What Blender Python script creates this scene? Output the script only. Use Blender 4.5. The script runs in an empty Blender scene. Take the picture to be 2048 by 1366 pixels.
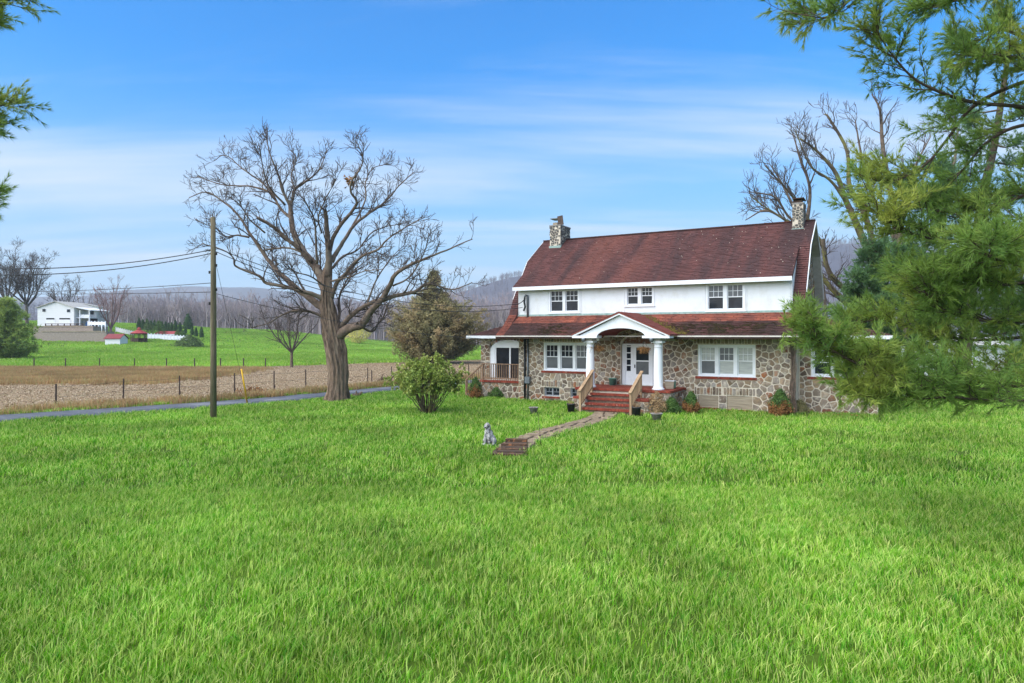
import bpy, math, random
import numpy as np
from mathutils import Vector, Matrix
random.seed(7); rng = np.random.default_rng(7)
R = math.radians
sc = bpy.context.scene
COL = sc.collection
# ------------------------------------------------------------------ camera, sky, sun, exposure
CH = 3.6                      # camera height above the lawn
F, CX, HY = 1365.0, 1024.0, 672.0
cam_d = bpy.data.cameras.new('camera'); cam = bpy.data.objects.new('camera', cam_d); COL.objects.link(cam)
cam.location = (0, 0, CH); cam.rotation_euler = (R(90), 0, 0)
cam_d.sensor_width = 36; cam_d.lens = 36 * F / 2048; cam_d.shift_y = -11 / 2048
cam_d.clip_start = 0.1; cam_d.clip_end = 20000
sc.camera = cam
SUN_EL, SUN_AZ = 42, 236      # azimuth measured clockwise from +Y
world = bpy.data.worlds.new('World'); sc.world = world; world.use_nodes = True
SK = (20, 0.2, 5.0, 6.2, 0.7)
def build_world():
    nt = world.node_tree; nt.nodes.clear(); N = nt.nodes.new; L = nt.links.new
    out = N('ShaderNodeOutputWorld'); bg = N('ShaderNodeBackground'); L(bg.outputs[0], out.inputs[0])
    sky = N('ShaderNodeTexSky'); sky.sky_type = 'NISHITA'; sky.sun_disc = False
    sky.sun_elevation = R(SUN_EL); sky.sun_rotation = R(SUN_AZ); sky.altitude = 100
    sky.air_density = 1.0; sky.dust_density = 0.4; sky.ozone_density = 3.0
    def vm(op, x, y):
        v = N('ShaderNodeVectorMath'); v.operation = op
        for i, q in enumerate((x, y)):
            if isinstance(q, tuple): v.inputs[i].default_value = q
            else: L(q, v.inputs[i])
        return v.outputs[0]
    tint = vm('MULTIPLY', sky.outputs[0], (0.10, 0.76, 1.5))
    blue = vm('DIVIDE', tint, vm('ADD', vm('MULTIPLY', tint, (.06, .06, .06)), (1, 1, 1)))
    tc = N('ShaderNodeTexCoord'); sep = N('ShaderNodeSeparateXYZ'); L(tc.outputs['Generated'], sep.inputs[0])
    def math_(op, a, b=None):
        m = N('ShaderNodeMath'); m.operation = op
        for i, v in enumerate((a, b)):
            if v is None: continue
            if isinstance(v, (int, float)): m.inputs[i].default_value = v
            else: L(v, m.inputs[i])
        return m.outputs[0]
    zz = math_('ADD', math_('MAXIMUM', sep.outputs[2], 0.0), 0.10)
    u = math_('DIVIDE', sep.outputs[0], zz); v = math_('DIVIDE', sep.outputs[1], zz)
    cmb = N('ShaderNodeCombineXYZ'); L(u, cmb.inputs[0]); L(v, cmb.inputs[1])
    def streak(rot, scl, loc, nscale, lo, hi, detail=6, rough=0.55):
        mp = N('ShaderNodeMapping'); mp.inputs['Rotation'].default_value = (0, 0, R(rot)); mp.inputs['Scale'].default_value = scl; mp.inputs['Location'].default_value = loc
        L(cmb.outputs[0], mp.inputs[0])
        no = N('ShaderNodeTexNoise'); no.inputs['Scale'].default_value = nscale; no.inputs['Detail'].default_value = detail; no.inputs['Roughness'].default_value = rough; no.inputs['Distortion'].default_value = 0.5
        L(mp.outputs[0], no.inputs['Vector'])
        mr = N('ShaderNodeMapRange'); mr.interpolation_type = 'SMOOTHSTEP'; mr.inputs['From Min'].default_value = lo; mr.inputs['From Max'].default_value = hi
        L(no.outputs[0], mr.inputs[0]); return mr.outputs[0]
    a = streak(SK[0], (SK[1], 1.0, 1), (SK[2], SK[3], 0), SK[4], 0.45, 0.70)
    b = streak(18, (0.30, 1.1, 1), (7.7, 4.3, 0), 1.9, 0.48, 0.80)
    cl = math_('MULTIPLY', math_('ADD', a, math_('MULTIPLY', b, 0.35)), 0.9)
    cl = math_('MINIMUM', cl, 0.9)
    # milky veil low in the sky
    hz = N('ShaderNodeMapRange'); hz.interpolation_type = 'SMOOTHSTEP'; hz.inputs['From Min'].default_value = 0.37; hz.inputs['From Max'].default_value = -0.04
    hz.inputs['To Max'].default_value = 0.97
    L(sep.outputs[2], hz.inputs[0])
    def mixc(f, x, col):
        m = N('ShaderNodeMix'); m.data_type = 'RGBA'; L(f, m.inputs['Factor']); L(x, m.inputs['A']); m.inputs['B'].default_value = (*col, 1); return m.outputs['Result']
    res = mixc(cl, mixc(hz.outputs[0], blue, (2.3, 3.05, 4.0)), (3.3, 3.8, 4.35))
    L(res, bg.inputs['Color']); bg.inputs['Strength'].default_value = 0.088
build_world()
sd = bpy.data.lights.new('sun', 'SUN'); sd.energy = 2.6; sd.angle = R(90); sd.color = (1.0, 0.955, 0.89)
sun = bpy.data.objects.new('sun', sd); COL.objects.link(sun)
sdir = Vector((math.sin(R(SUN_AZ)) * math.cos(R(SUN_EL)), math.cos(R(SUN_AZ)) * math.cos(R(SUN_EL)), math.sin(R(SUN_EL))))
sun.rotation_euler = sdir.to_track_quat('Z', 'Y').to_euler()
vs = sc.view_settings; vs.view_transform = 'Standard'; vs.look = 'None'; vs.exposure = 1.4; vs.gamma = 1.0; vs.use_curve_mapping = False
sc.cycles.use_denoising = True; sc.cycles.max_bounces = 6; sc.cycles.diffuse_bounces = 3; sc.cycles.transparent_max_bounces = 6
sc.cycles.volume_bounces = 0
# ------------------------------------------------------------------ helpers: positions
def at(px, py, Y): return np.array(((px - CX) / F * Y, Y, CH + (HY - py) / F * Y))
def gnd(px, py):
    Y = CH * F / (py - HY); return np.array(((px - CX) / F * Y, Y, 0.0))
TH = R(29.9); HL = 14.57
UU = np.array((math.cos(TH), -math.sin(TH), 0)); VV = np.array((math.sin(TH), math.cos(TH), 0))
HA = np.array(((1590 - CX) / F * 31.4, 31.4, 0)) - HL * UU
def hw(u, w, z=0): return HA + u * UU + w * VV + np.array((0, 0, z))   # house frame to world
def smooth(a, b, x):
    t = np.clip((np.asarray(x, float) - a) / (b - a), 0, 1); return t * t * (3 - 2 * t)
CR_X = [-900, -150, -121, -106, -88, -77, -62, -47, -33, -14, 10, 900]
CR_H = [9, 8.4, 7.4, 6.3, 5.7, 4.7, 2.9, 1.4, 0.4, 0.0, 0.0, 0]
def hgt(X, Y):
    X = np.asarray(X, float); Y = np.asarray(Y, float)
    h = np.interp(X, CR_X, CR_H) * smooth(82, 225, Y) ** 1.6
    return h * (1 - smooth(240, 420, Y)) + 0.05 * np.sin(X * .11 + 1) * np.sin(Y * .07) * smooth(80, 120, Y) - 0.004
def hz1(X, Y): return float(hgt(X, Y))
# ------------------------------------------------------------------ helpers: objects and meshes
def lin(c):
    c = np.array(c, float) / 255.0
    return tuple(np.where(c <= 0.04045, c / 12.92, ((c + 0.055) / 1.055) ** 2.4))
def tag(o, label=None, cat=None, group=None, kind=None):
    if label: o['label'] = label
    if cat: o['category'] = cat
    if group: o['group'] = group
    if kind: o['kind'] = kind
    return o
def link(o, parent=None):
    COL.objects.link(o)
    if parent is not None: o.parent = parent
    return o
def empty(name, loc=(0, 0, 0), rz=0.0):
    o = bpy.data.objects.new(name, None); o.empty_display_size = 0.2; o.location = tuple(float(v) for v in loc); o.rotation_euler = (0, 0, rz)
    return link(o)
def mesh_np(name, V, Fc, mat=None, smooth_=False):
    """V (n,3); Fc list of faces or an int array (m,k)"""
    me = bpy.data.meshes.new(name)
    V = np.asarray(V, np.float32)
    if isinstance(Fc, np.ndarray):
        m, k = Fc.shape
        me.vertices.add(len(V)); me.vertices.foreach_set('co', V.ravel())
        me.loops.add(m * k); me.loops.foreach_set('vertex_index', Fc.astype(np.int32).ravel())
        me.polygons.add(m); me.polygons.foreach_set('loop_start', np.arange(0, m * k, k, dtype=np.int32))
        me.polygons.foreach_set('loop_total', np.full(m, k, np.int32))
        me.update(calc_edges=True)
    else:
        me.from_pydata([tuple(map(float, v)) for v in V], [], [tuple(int(i) for i in f) for f in Fc]); me.update()
    if mat is not None: me.materials.append(mat)
    if smooth_: me.polygons.foreach_set('use_smooth', np.ones(len(me.polygons), bool))
    return me
def obj(name, me, parent=None, loc=None, rz=None):
    o = bpy.data.objects.new(name, me)
    if loc is not None: o.location = tuple(float(v) for v in loc)
    if rz is not None: o.rotation_euler = (0, 0, rz)
    return link(o, parent)
class MB:
    def __init__(s): s.v = []; s.f = []
    def add(s, V, Fc):
        b = len(s.v); s.v.extend([tuple(map(float, p)) for p in V]); s.f.extend([tuple(int(i) + b for i in f) for f in Fc]); return s
    def box(s, x0, x1, y0, y1, z0, z1):
        V = [(x0, y0, z0), (x1, y0, z0), (x1, y1, z0), (x0, y1, z0), (x0, y0, z1), (x1, y0, z1), (x1, y1, z1), (x0, y1, z1)]
        return s.add(V, [(0, 3, 2, 1), (4, 5, 6, 7), (0, 1, 5, 4), (1, 2, 6, 5), (2, 3, 7, 6), (3, 0, 4, 7)])
    def bar(s, a, b, wx, wz, up=(0, 0, 1)):
        a = np.array(a, float); b = np.array(b, float); d = b - a; d /= np.linalg.norm(d)
        up = np.array(up, float); sd_ = np.cross(d, up); sd_ /= (np.linalg.norm(sd_) + 1e-9); u2 = np.cross(sd_, d)
        V = [p + sd_ * i * wx / 2 + u2 * j * wz / 2 for p in (a, b) for i, j in ((-1, -1), (1, -1), (1, 1), (-1, 1))]
        return s.add(V, [(0, 1, 2, 3), (7, 6, 5, 4), (0, 4, 5, 1), (1, 5, 6, 2), (2, 6, 7, 3), (3, 7, 4, 0)])
    def prism(s, poly, y0, y1):
        """poly in (x, z), extruded along y"""
        n = len(poly); V = [(x, y0, z) for x, z in poly] + [(x, y1, z) for x, z in poly]
        Fc = [tuple(range(n)), tuple(range(2 * n - 1, n - 1, -1))] + [(i, i + n, (i + 1) % n + n, (i + 1) % n) for i in range(n)]
        return s.add(V, Fc)
    def tube(s, pts, rad, sides=6, cap=True):
        V, Fc = tube(pts, rad, sides, cap); return s.add(V, Fc)
    def lathe(s, prof, n=16, c=(0, 0, 0)):
        V = []; Fc = []
        for r_, z in prof:
            for k in range(n): V.append((c[0] + r_ * math.cos(2 * math.pi * k / n), c[1] + r_ * math.sin(2 * math.pi * k / n), c[2] + z))
        for j in range(len(prof) - 1):
            for k in range(n): Fc.append((j * n + k, j * n + (k + 1) % n, (j + 1) * n + (k + 1) % n, (j + 1) * n + k))
        Fc.append(tuple(range(n - 1, -1, -1))); Fc.append(tuple((len(prof) - 1) * n + k for k in range(n)))
        return s.add(V, Fc)
    def build(s, name, mat, parent=None, smooth_=False, loc=None, rz=None):
        return obj(name, mesh_np(name, s.v, s.f, mat, smooth_), parent, loc, rz)
def frames(P):
    P = np.asarray(P, float); n = len(P); T = np.gradient(P, axis=0); T /= (np.linalg.norm(T, axis=1, keepdims=True) + 1e-9)
    up = np.array((0, 0, 1.0)) if abs(T[0, 2]) < .9 else np.array((1.0, 0, 0))
    A = np.cross(T[0], up); A /= np.linalg.norm(A); As = [A]
    for i in range(1, n):
        A = A - T[i] * np.dot(A, T[i]); A = A / (np.linalg.norm(A) + 1e-9); As.append(A)
    As = np.array(As); return T, As, np.cross(T, As)
def tube(P, rad, sides=6, cap=True, ridge=None):
    P = np.asarray(P, float); n = len(P); rad = np.broadcast_to(np.asarray(rad, float), (n,))
    T, A, B = frames(P); ang = np.arange(sides) * 2 * math.pi / sides
    rr = rad[:, None] * np.ones((n, sides))
    if ridge is not None: rr = rr * ridge(np.arange(n)[:, None], ang[None, :])
    V = P[:, None, :] + rr[:, :, None] * (np.cos(ang)[None, :, None] * A[:, None, :] + np.sin(ang)[None, :, None] * B[:, None, :])
    V = V.reshape(-1, 3); j = np.arange(n - 1)[:, None] * sides; k = np.arange(sides)[None, :]; k2 = (k + 1) % sides
    Q = np.stack([j + k, j + k2, j + sides + k2, j + sides + k], -1).reshape(-1, 4).tolist()
    if cap: Q.append(list(range(sides - 1, -1, -1))); Q.append([(n - 1) * sides + q for q in range(sides)])
    return V, Q
class TB:
    """many tubes, quads only, kept as numpy"""
    def __init__(s): s.V = []; s.Q = []; s.n = 0
    def add(s, P, rad, sides=4):
        V, Q = tube(P, rad, sides, cap=False); s.V.append(V); s.Q.append(np.array(Q) + s.n); s.n += len(V)
    def mesh(s, name, mat):
        return mesh_np(name, np.concatenate(s.V), np.concatenate(s.Q), mat, True)
def smooth_path(pts, n):
    pts = np.asarray(pts, float); m = len(pts)
    if m < 3:
        t = np.linspace(0, 1, n)[:, None]; return pts[0] * (1 - t) + pts[-1] * t
    q = np.vstack([2 * pts[0] - pts[1], pts, 2 * pts[-1] - pts[-2]]); out = []
    for x in np.linspace(0, m - 1 - 1e-6, n):
        i = int(x); t = x - i; p0, p1, p2, p3 = q[i], q[i + 1], q[i + 2], q[i + 3]
        out.append(.5 * ((2 * p1) + (-p0 + p2) * t + (2 * p0 - 5 * p1 + 4 * p2 - p3) * t * t + (-p0 + 3 * p1 - 3 * p2 + p3) * t ** 3))
    return np.array(out)
def unit(v): v = np.asarray(v, float); return v / (np.linalg.norm(v, axis=-1, keepdims=True) + 1e-9)
def copy_tree(o, parent=None):
    c = o.copy(); COL.objects.link(c); c.parent = parent
    for ch in list(o.children): copy_tree(ch, c)
    return c
# ------------------------------------------------------------------ materials
def mat(name, c1, c2=None, scale=4.0, rough=0.85, bump=0.0, bscale=None, rand=None, stops=None, stretch=(1, 1, 1), spec=0.3, thr=(0.35, 0.65), c3=None, s3=0.6, thr3=(0.5, 0.65), var=0.0, coord='Object', translucent=0.0, detail=6, metal=0.0, spk=None, spk_s=10, spk_t=(.72, .76)):
    """colours in sRGB 0-255; c2 mixed in by noise; c3 by a second, larger noise; rand: 'object' or 'island' picks from stops"""
    m = bpy.data.materials.new(name); m.use_nodes = True; nt = m.node_tree; nt.nodes.clear(); N = nt.nodes.new; L = nt.links.new
    out = N('ShaderNodeOutputMaterial'); p = N('ShaderNodeBsdfPrincipled'); L(p.outputs[0], out.inputs[0])
    p.inputs['Roughness'].default_value = rough; p.inputs['Specular IOR Level'].default_value = spec; p.inputs['Metallic'].default_value = metal
    tc = N('ShaderNodeTexCoord'); mp = N('ShaderNodeMapping'); mp.inputs['Scale'].default_value = stretch
    if coord == 'World':
        g = N('ShaderNodeNewGeometry'); L(g.outputs['Position'], mp.inputs[0])
    else: L(tc.outputs[coord], mp.inputs[0])
    def noise(s_, det=detail):
        no = N('ShaderNodeTexNoise'); no.inputs['Scale'].default_value = s_; no.inputs['Detail'].default_value = det; no.inputs['Roughness'].default_value = .6; L(mp.outputs[0], no.inputs['Vector']); return no.outputs[0]
    def rng_(v, lo, hi):
        r_ = N('ShaderNodeMapRange'); r_.inputs['From Min'].default_value = lo; r_.inputs['From Max'].default_value = hi; L(v, r_.inputs[0]); return r_.outputs[0]
    def mix(f, a, b, mode='MIX'):
        x = N('ShaderNodeMix'); x.data_type = 'RGBA'; x.blend_type = mode
        for k, v in (('Factor', f), ('A', a), ('B', b)):
            if isinstance(v, (int, float)): x.inputs[k].default_value = v
            elif isinstance(v, tuple): x.inputs[k].default_value = (*v, 1)
            else: L(v, x.inputs[k])
        return x.outputs['Result']
    col = lin(c1)
    if rand:
        if rand == 'object': r_ = N('ShaderNodeObjectInfo').outputs['Random']
        else: r_ = N('ShaderNodeNewGeometry').outputs['Random Per Island']
        if stops:
            ramp = N('ShaderNodeValToRGB'); ramp.color_ramp.interpolation = 'LINEAR'; els = ramp.color_ramp.elements
            while len(els) < len(stops): els.new(0.5)
            for e, (ps, cc) in zip(els, stops): e.position = ps; e.color = (*lin(cc), 1)
            L(r_, ramp.inputs[0]); col = ramp.outputs[0]
        if var:
            h = N('ShaderNodeHueSaturation'); L(rng_(r_, 0, 1), h.inputs['Value']); nt.nodes[-1]
            mr = N('ShaderNodeMapRange'); mr.inputs['To Min'].default_value = 1 - var; mr.inputs['To Max'].default_value = 1 + var; L(r_, mr.inputs[0]); L(mr.outputs[0], h.inputs['Value'])
            if isinstance(col, tuple): h.inputs['Color'].default_value = (*col, 1)
            else: L(col, h.inputs['Color'])
            col = h.outputs[0]
    if c2 is not None: col = mix(rng_(noise(scale), *thr), col, lin(c2))
    if c3 is not None: col = mix(rng_(noise(s3, 4), *thr3), col, lin(c3))
    if spk is not None: col = mix(rng_(noise(spk_s, 2), *spk_t), col, lin(spk))
    if isinstance(col, tuple): p.inputs['Base Color'].default_value = (*col, 1)
    else: L(col, p.inputs['Base Color'])
    if bump:
        b = N('ShaderNodeBump'); b.inputs['Strength'].default_value = bump; b.inputs['Distance'].default_value = 0.05; L(noise(bscale or scale * 2), b.inputs['Height']); L(b.outputs[0], p.inputs['Normal'])
    if translucent:
        t = N('ShaderNodeBsdfTranslucent'); ms = N('ShaderNodeMixShader'); ms.inputs[0].default_value = translucent
        if isinstance(col, tuple): t.inputs[0].default_value = (*col, 1)
        else: L(col, t.inputs[0])
        L(p.outputs[0], ms.inputs[1]); L(t.outputs[0], ms.inputs[2]); L(ms.outputs[0], out.inputs[0])
    return m
STONE = [(p_, tuple(min(255, int(c * 1.0 + 1)) for c in cc)) for p_, cc in [(0.0, (74, 62, 52)), (0.12, (146, 124, 98)), (0.22, (112, 104, 98)), (0.34, (168, 142, 110)), (0.44, (88, 72, 58)), (0.54, (164, 156, 148)), (0.66, (134, 110, 84)), (0.76, (116, 104, 94)), (0.86, (174, 156, 132)), (0.93, (152, 92, 54)), (1.0, (104, 70, 56))]]
M = dict(
    stone=mat('fieldstone', (140, 120, 100), c2=(110, 98, 88), scale=9, rough=.9, bump=.5, bscale=22, rand='object', stops=STONE, thr=(.42, .7), c3=(190, 178, 162), s3=4.5, thr3=(.52, .72)),
    stone_i=mat('fieldstone_small', (140, 120, 100), c2=(110, 98, 88), scale=9, rough=.9, bump=.5, bscale=22, rand='island', stops=STONE, thr=(.42, .7), c3=(190, 178, 162), s3=4.5, thr3=(.52, .72)),
    chimney_stone=mat('chimney_stone', (100, 96, 92), c2=(80, 78, 76), scale=9, rough=.9, bump=.5, rand='island', stops=[(0, (74, 70, 68)), (.4, (120, 112, 104)), (.7, (96, 98, 96)), (1, (150, 140, 128))]),
    mortar=mat('mortar', (212, 200, 182), c2=(180, 168, 150), scale=6, rough=.95, bump=.4, bscale=40, thr=(.4, .75)),
    brick=mat('brick_red', (150, 70, 52), c2=(112, 52, 42), scale=8, rough=.9, bump=.3, bscale=40, rand='island', var=.22, c3=(176, 150, 132), s3=5, thr3=(.62, .75)),
    step_riser=mat('step_riser', (122, 98, 84), c2=(90, 74, 64), scale=7, rough=.95, bump=.4),
    brick_tread=mat('brick_tread', (152, 74, 56), c2=(108, 66, 54), scale=5, rough=.9, bump=.3, bscale=40, c3=(120, 104, 90), s3=3, thr3=(.5, .7)),
    white=mat('white_paint', (226, 228, 232), c2=(208, 208, 208), scale=3, rough=.55, thr=(.5, .9)),
    white_worn=mat('white_paint_worn', (224, 225, 228), c2=(150, 142, 132), scale=5, rough=.7, thr=(.62, .78), stretch=(1, 1, .5)),
    stucco=mat('white_stucco', (224, 226, 229), c2=(208, 208, 207), scale=1.6, rough=.9, bump=.3, bscale=30, stretch=(1, 1, .7), thr=(.5, .85), c3=(208, 206, 200), s3=1.1, thr3=(.5, .75)),
    soffit=mat('grey_soffit', (184, 182, 178), c2=(160, 156, 150), scale=3, rough=.8),
    frame_grey=mat('grey_frame', (150, 154, 160), rough=.5),
    glass=mat('window_glass', (26, 30, 36), c2=(40, 45, 52), scale=2.2, rough=.05, spec=.18),
    glass_blind=mat('window_glass_blind', (176, 178, 172), c2=(150, 154, 152), scale=2, rough=.25, spec=.6, stretch=(1, 1, 8)),
    glass_screen=mat('window_glass_screen', (84, 88, 92), c2=(66, 70, 76), scale=2, rough=.3, spec=.5),
    shingle=mat('roof_shingle', (94, 59, 56), c2=(70, 50, 50), scale=1.3, stretch=(1, .14, .14), thr=(.4, .62), rough=.9, bump=.3, bscale=60, rand='island', var=.16, c3=(114, 69, 60), s3=.5, thr3=(.5, .75)),
    shingle_rust=mat('roof_shingle_rust', (146, 82, 64), c2=(98, 58, 51), scale=1.5, rough=.9, bump=.3, bscale=60, rand='island', var=.14),
    shingle_dark=mat('roof_shingle_dark', (76, 48, 45), c2=(54, 40, 37), scale=1.6, rough=.92, bump=.4, bscale=60, rand='island', var=.22, c3=(98, 58, 50), s3=.5, thr3=(.5, .7)),
    shingle_clean=mat('roof_shingle_clean', (128, 74, 66), c2=(128, 66, 58), scale=2, rough=.9, rand='island', var=.12),
    moss=mat('roof_moss', (120, 104, 40), c2=(74, 66, 32), scale=14, rough=1, bump=.8, bscale=40),
    copper=mat('verdigris', (120, 150, 142), c2=(160, 176, 170), scale=6, rough=.7),
    metal=mat('galvanised', (120, 126, 132), c2=(96, 102, 108), scale=5, rough=.45, metal=.6),
    black=mat('black_iron', (26, 26, 28), rough=.5),
    pot=mat('black_plastic', (38, 38, 40), c2=(54, 54, 54), scale=5, rough=.5),
    wood=mat('weathered_pine', (176, 148, 116), c2=(140, 114, 88), scale=6, rough=.8, stretch=(1, 1, .15)),
    wood_grey=mat('weathered_rail', (150, 120, 96), c2=(116, 92, 74), scale=7, rough=.85),
    pole=mat('pole_wood', (116, 106, 84), c2=(84, 76, 60), scale=5, rough=.95, bump=.5, bscale=12, stretch=(3, 3, .25), c3=(130, 126, 92), s3=2, thr3=(.5, .7)),
    bark=mat('grey_bark', (138, 116, 98), c2=(66, 54, 45), scale=5, rough=.95, bump=1.0, bscale=7, stretch=(3.2, 3.2, .45), c3=(152, 132, 112), s3=1.2, thr3=(.5, .7)),
    bark_limb=mat('limb_bark', (124, 106, 92), c2=(82, 70, 61), scale=5, rough=.95, bump=.4, c3=(122, 112, 98), s3=1.0, thr3=(.5, .7)),
    twig=mat('twig_bark', (76, 66, 62), c2=(94, 84, 78), scale=2, rough=.95),
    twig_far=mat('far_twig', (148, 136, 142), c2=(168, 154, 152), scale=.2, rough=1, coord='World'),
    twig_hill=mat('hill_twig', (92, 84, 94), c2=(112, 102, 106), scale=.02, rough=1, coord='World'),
    twig_red=mat('budding_twig', (150, 116, 114), c2=(112, 96, 92), scale=.4, rough=1),
    bark_moss=mat('mossy_bark', (98, 86, 70), c2=(66, 58, 48), scale=4, rough=.95, bump=.7, c3=(112, 108, 60), s3=1.0, thr3=(.48, .6)),
    pine_bark=mat('pine_bark', (92, 78, 66), c2=(64, 54, 46), scale=6, rough=.95, bump=.7),
    needle=mat('pine_needle', (142, 168, 76), c2=(104, 138, 66), scale=.8, rough=.6, rand='island', var=.3, translucent=.4, coord='World', c3=(178, 184, 86), s3=.5, thr3=(.5, .7)),
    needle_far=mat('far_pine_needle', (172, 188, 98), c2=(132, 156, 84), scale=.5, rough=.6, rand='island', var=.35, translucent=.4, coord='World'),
    needle_dark=mat('pine_needle_dark', (112, 144, 86), c2=(84, 120, 78), scale=.8, rough=.6, rand='island', var=.3, translucent=.35, coord='World'),
    cedar=mat('cedar_spray', (148, 136, 94), c2=(120, 118, 78), scale=.5, rough=.8, rand='island', var=.3, translucent=.15, coord='World', c3=(166, 142, 102), s3=.35),
    arbor=mat('arborvitae', (66, 96, 54), c2=(50, 78, 46), scale=.5, rough=.8, rand='island', var=.3, coord='World', translucent=.1),
    rhodo=mat('rhododendron_leaf', (172, 186, 98), c2=(134, 158, 78), scale=2, rough=.4, rand='island', var=.3, translucent=.2, c3=(204, 204, 128), s3=1.3, thr3=(.5, .7)),
    yew=mat('yew_leaf', (84, 114, 46), c2=(62, 92, 42), scale=3, rough=.6, rand='island', var=.3, translucent=.1),
    yew_brown=mat('scorched_leaf', (146, 98, 56), c2=(116, 84, 48), scale=3, rough=.8, rand='island', var=.3),
    juniper=mat('juniper', (92, 112, 62), c2=(72, 92, 52), scale=.5, rough=.8, rand='island', var=.3),
    straw=mat('dead_stem', (170, 142, 104), c2=(140, 112, 80), scale=4, rough=.9, rand='island', var=.2),
    willow=mat('budding_yellow', (206, 196, 104), c2=(184, 176, 96), scale=.5, rough=1, rand='island', var=.2),
    soil=mat('soil', (84, 68, 56), c2=(64, 52, 44), scale=6, rough=1, bump=.5),
    asphalt=mat('driveway_asphalt', (96, 100, 110), c2=(78, 82, 90), scale=2.2, rough=.8, bump=.3, bscale=90, coord='World', c3=(118, 120, 126), s3=.4, thr3=(.5, .7)),
    slab=mat('path_slab', (152, 134, 112), c2=(112, 98, 82), scale=5, rough=.9, bump=.5, bscale=24, rand='object', var=.2),
    sleeper=mat('rotten_sleeper', (96, 74, 58), c2=(62, 48, 38), scale=6, rough=.95, bump=.7, bscale=18, rand='object', var=.2, c3=(150, 100, 66), s3=7, thr3=(.55, .65)),
    concrete=mat('concrete', (150, 146, 142), c2=(118, 114, 110), scale=6, rough=.9, bump=.4),
    statue=mat('cast_stone', (182, 180, 178), c2=(92, 88, 86), scale=11, rough=.9, bump=1.0, bscale=26, thr=(.46, .62)),
    board=mat('weathered_board', (168, 154, 134), c2=(140, 126, 108), scale=4, rough=.9, stretch=(.3, 1, 3)),
    yellow=mat('yellow_guard', (214, 168, 40), rough=.5),
    teal=mat('teal_glaze', (98, 142, 124), c2=(70, 112, 98), scale=5, rough=.4),
    rust=mat('rusty_post', (92, 78, 70), c2=(70, 60, 54), scale=8, rough=.9),
    wire=mat('cable', (62, 62, 66), rough=.6),
    red=mat('red_metal', (160, 56, 56), c2=(140, 50, 50), scale=2, rough=.6),
    maroon=mat('maroon_roof', (122, 44, 48), rough=.6),
    siding=mat('white_siding', (226, 226, 226), c2=(214, 214, 214), scale=.6, rough=.7, stretch=(.2, .2, 14)),
    blue=mat('blue_tarp', (44, 84, 130), rough=.6),
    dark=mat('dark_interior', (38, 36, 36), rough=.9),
    block=mat('retaining_block', (164, 150, 138), c2=(134, 122, 112), scale=2.5, rough=.95, stretch=(1, 1, 3), coord='World'),
    dark_plank=mat('brown_plank', (84, 66, 54), c2=(64, 50, 42), scale=5, rough=.9),  # plain dark brown wood colour for planks, posts and caps
    hose=mat('red_hose', (150, 70, 50), rough=.6),
    basket=mat('dry_fern', (168, 124, 72), c2=(128, 92, 54), scale=8, rough=.9, rand='island', var=.3),
    beige_ceiling=mat('porch_beam', (206, 200, 192), c2=(186, 180, 172), scale=3, rough=.7),
    red_ceiling=mat('porch_ceiling', (120, 62, 56), rough=.8),
)
# ------------------------------------------------------------------ ground, driveway, hills
DRIVE = np.array([(-75, -15), (-60, -2), (-45, 11), (-33, 21.2), (-22.4, 29.8), (-15, 36.6), (-11.4, 41.4), (-7.7, 47), (-2, 55), (4, 64), (12, 75)], float)
DRIVE_S = smooth_path(np.c_[DRIVE, np.zeros(len(DRIVE))], 90)[:, :2]
def drive_side(X, Y):
    """signed distance to the driveway centre line, positive on its far (left) side"""
    P = np.stack([np.ravel(X), np.ravel(Y)], -1).astype(float); best = np.full(len(P), 1e9); sg = np.ones(len(P))
    for a, b in zip(DRIVE_S[:-1], DRIVE_S[1:]):
        d = b - a; t = np.clip(((P - a) @ d) / (d @ d), 0, 1); q = P - (a + t[:, None] * d); dist = np.hypot(q[:, 0], q[:, 1])
        s_ = np.sign(d[0] * (P[:, 1] - a[1]) - d[1] * (P[:, 0] - a[0])); m = dist < best; best = np.where(m, dist, best); sg = np.where(m, s_, sg)
    return (best * sg).reshape(np.shape(X))
def field_edge(X): return np.interp(X, [-300, -30, -15, -8, 0, 20, 60], [78, 78, 93, 100, 104, 60, 20])
def litter_w(X, Y):
    ds = drive_side(X, Y); return smooth(2.4, 3.8, ds) * (1 - smooth(-1.6, 1.6, Y - field_edge(X))) * (1 - smooth(12, 22, X))
def dry_w(X, Y): return smooth(-24, -31, X) * smooth(49, 54, Y) * (1 - smooth(71, 77, Y)) 
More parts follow.
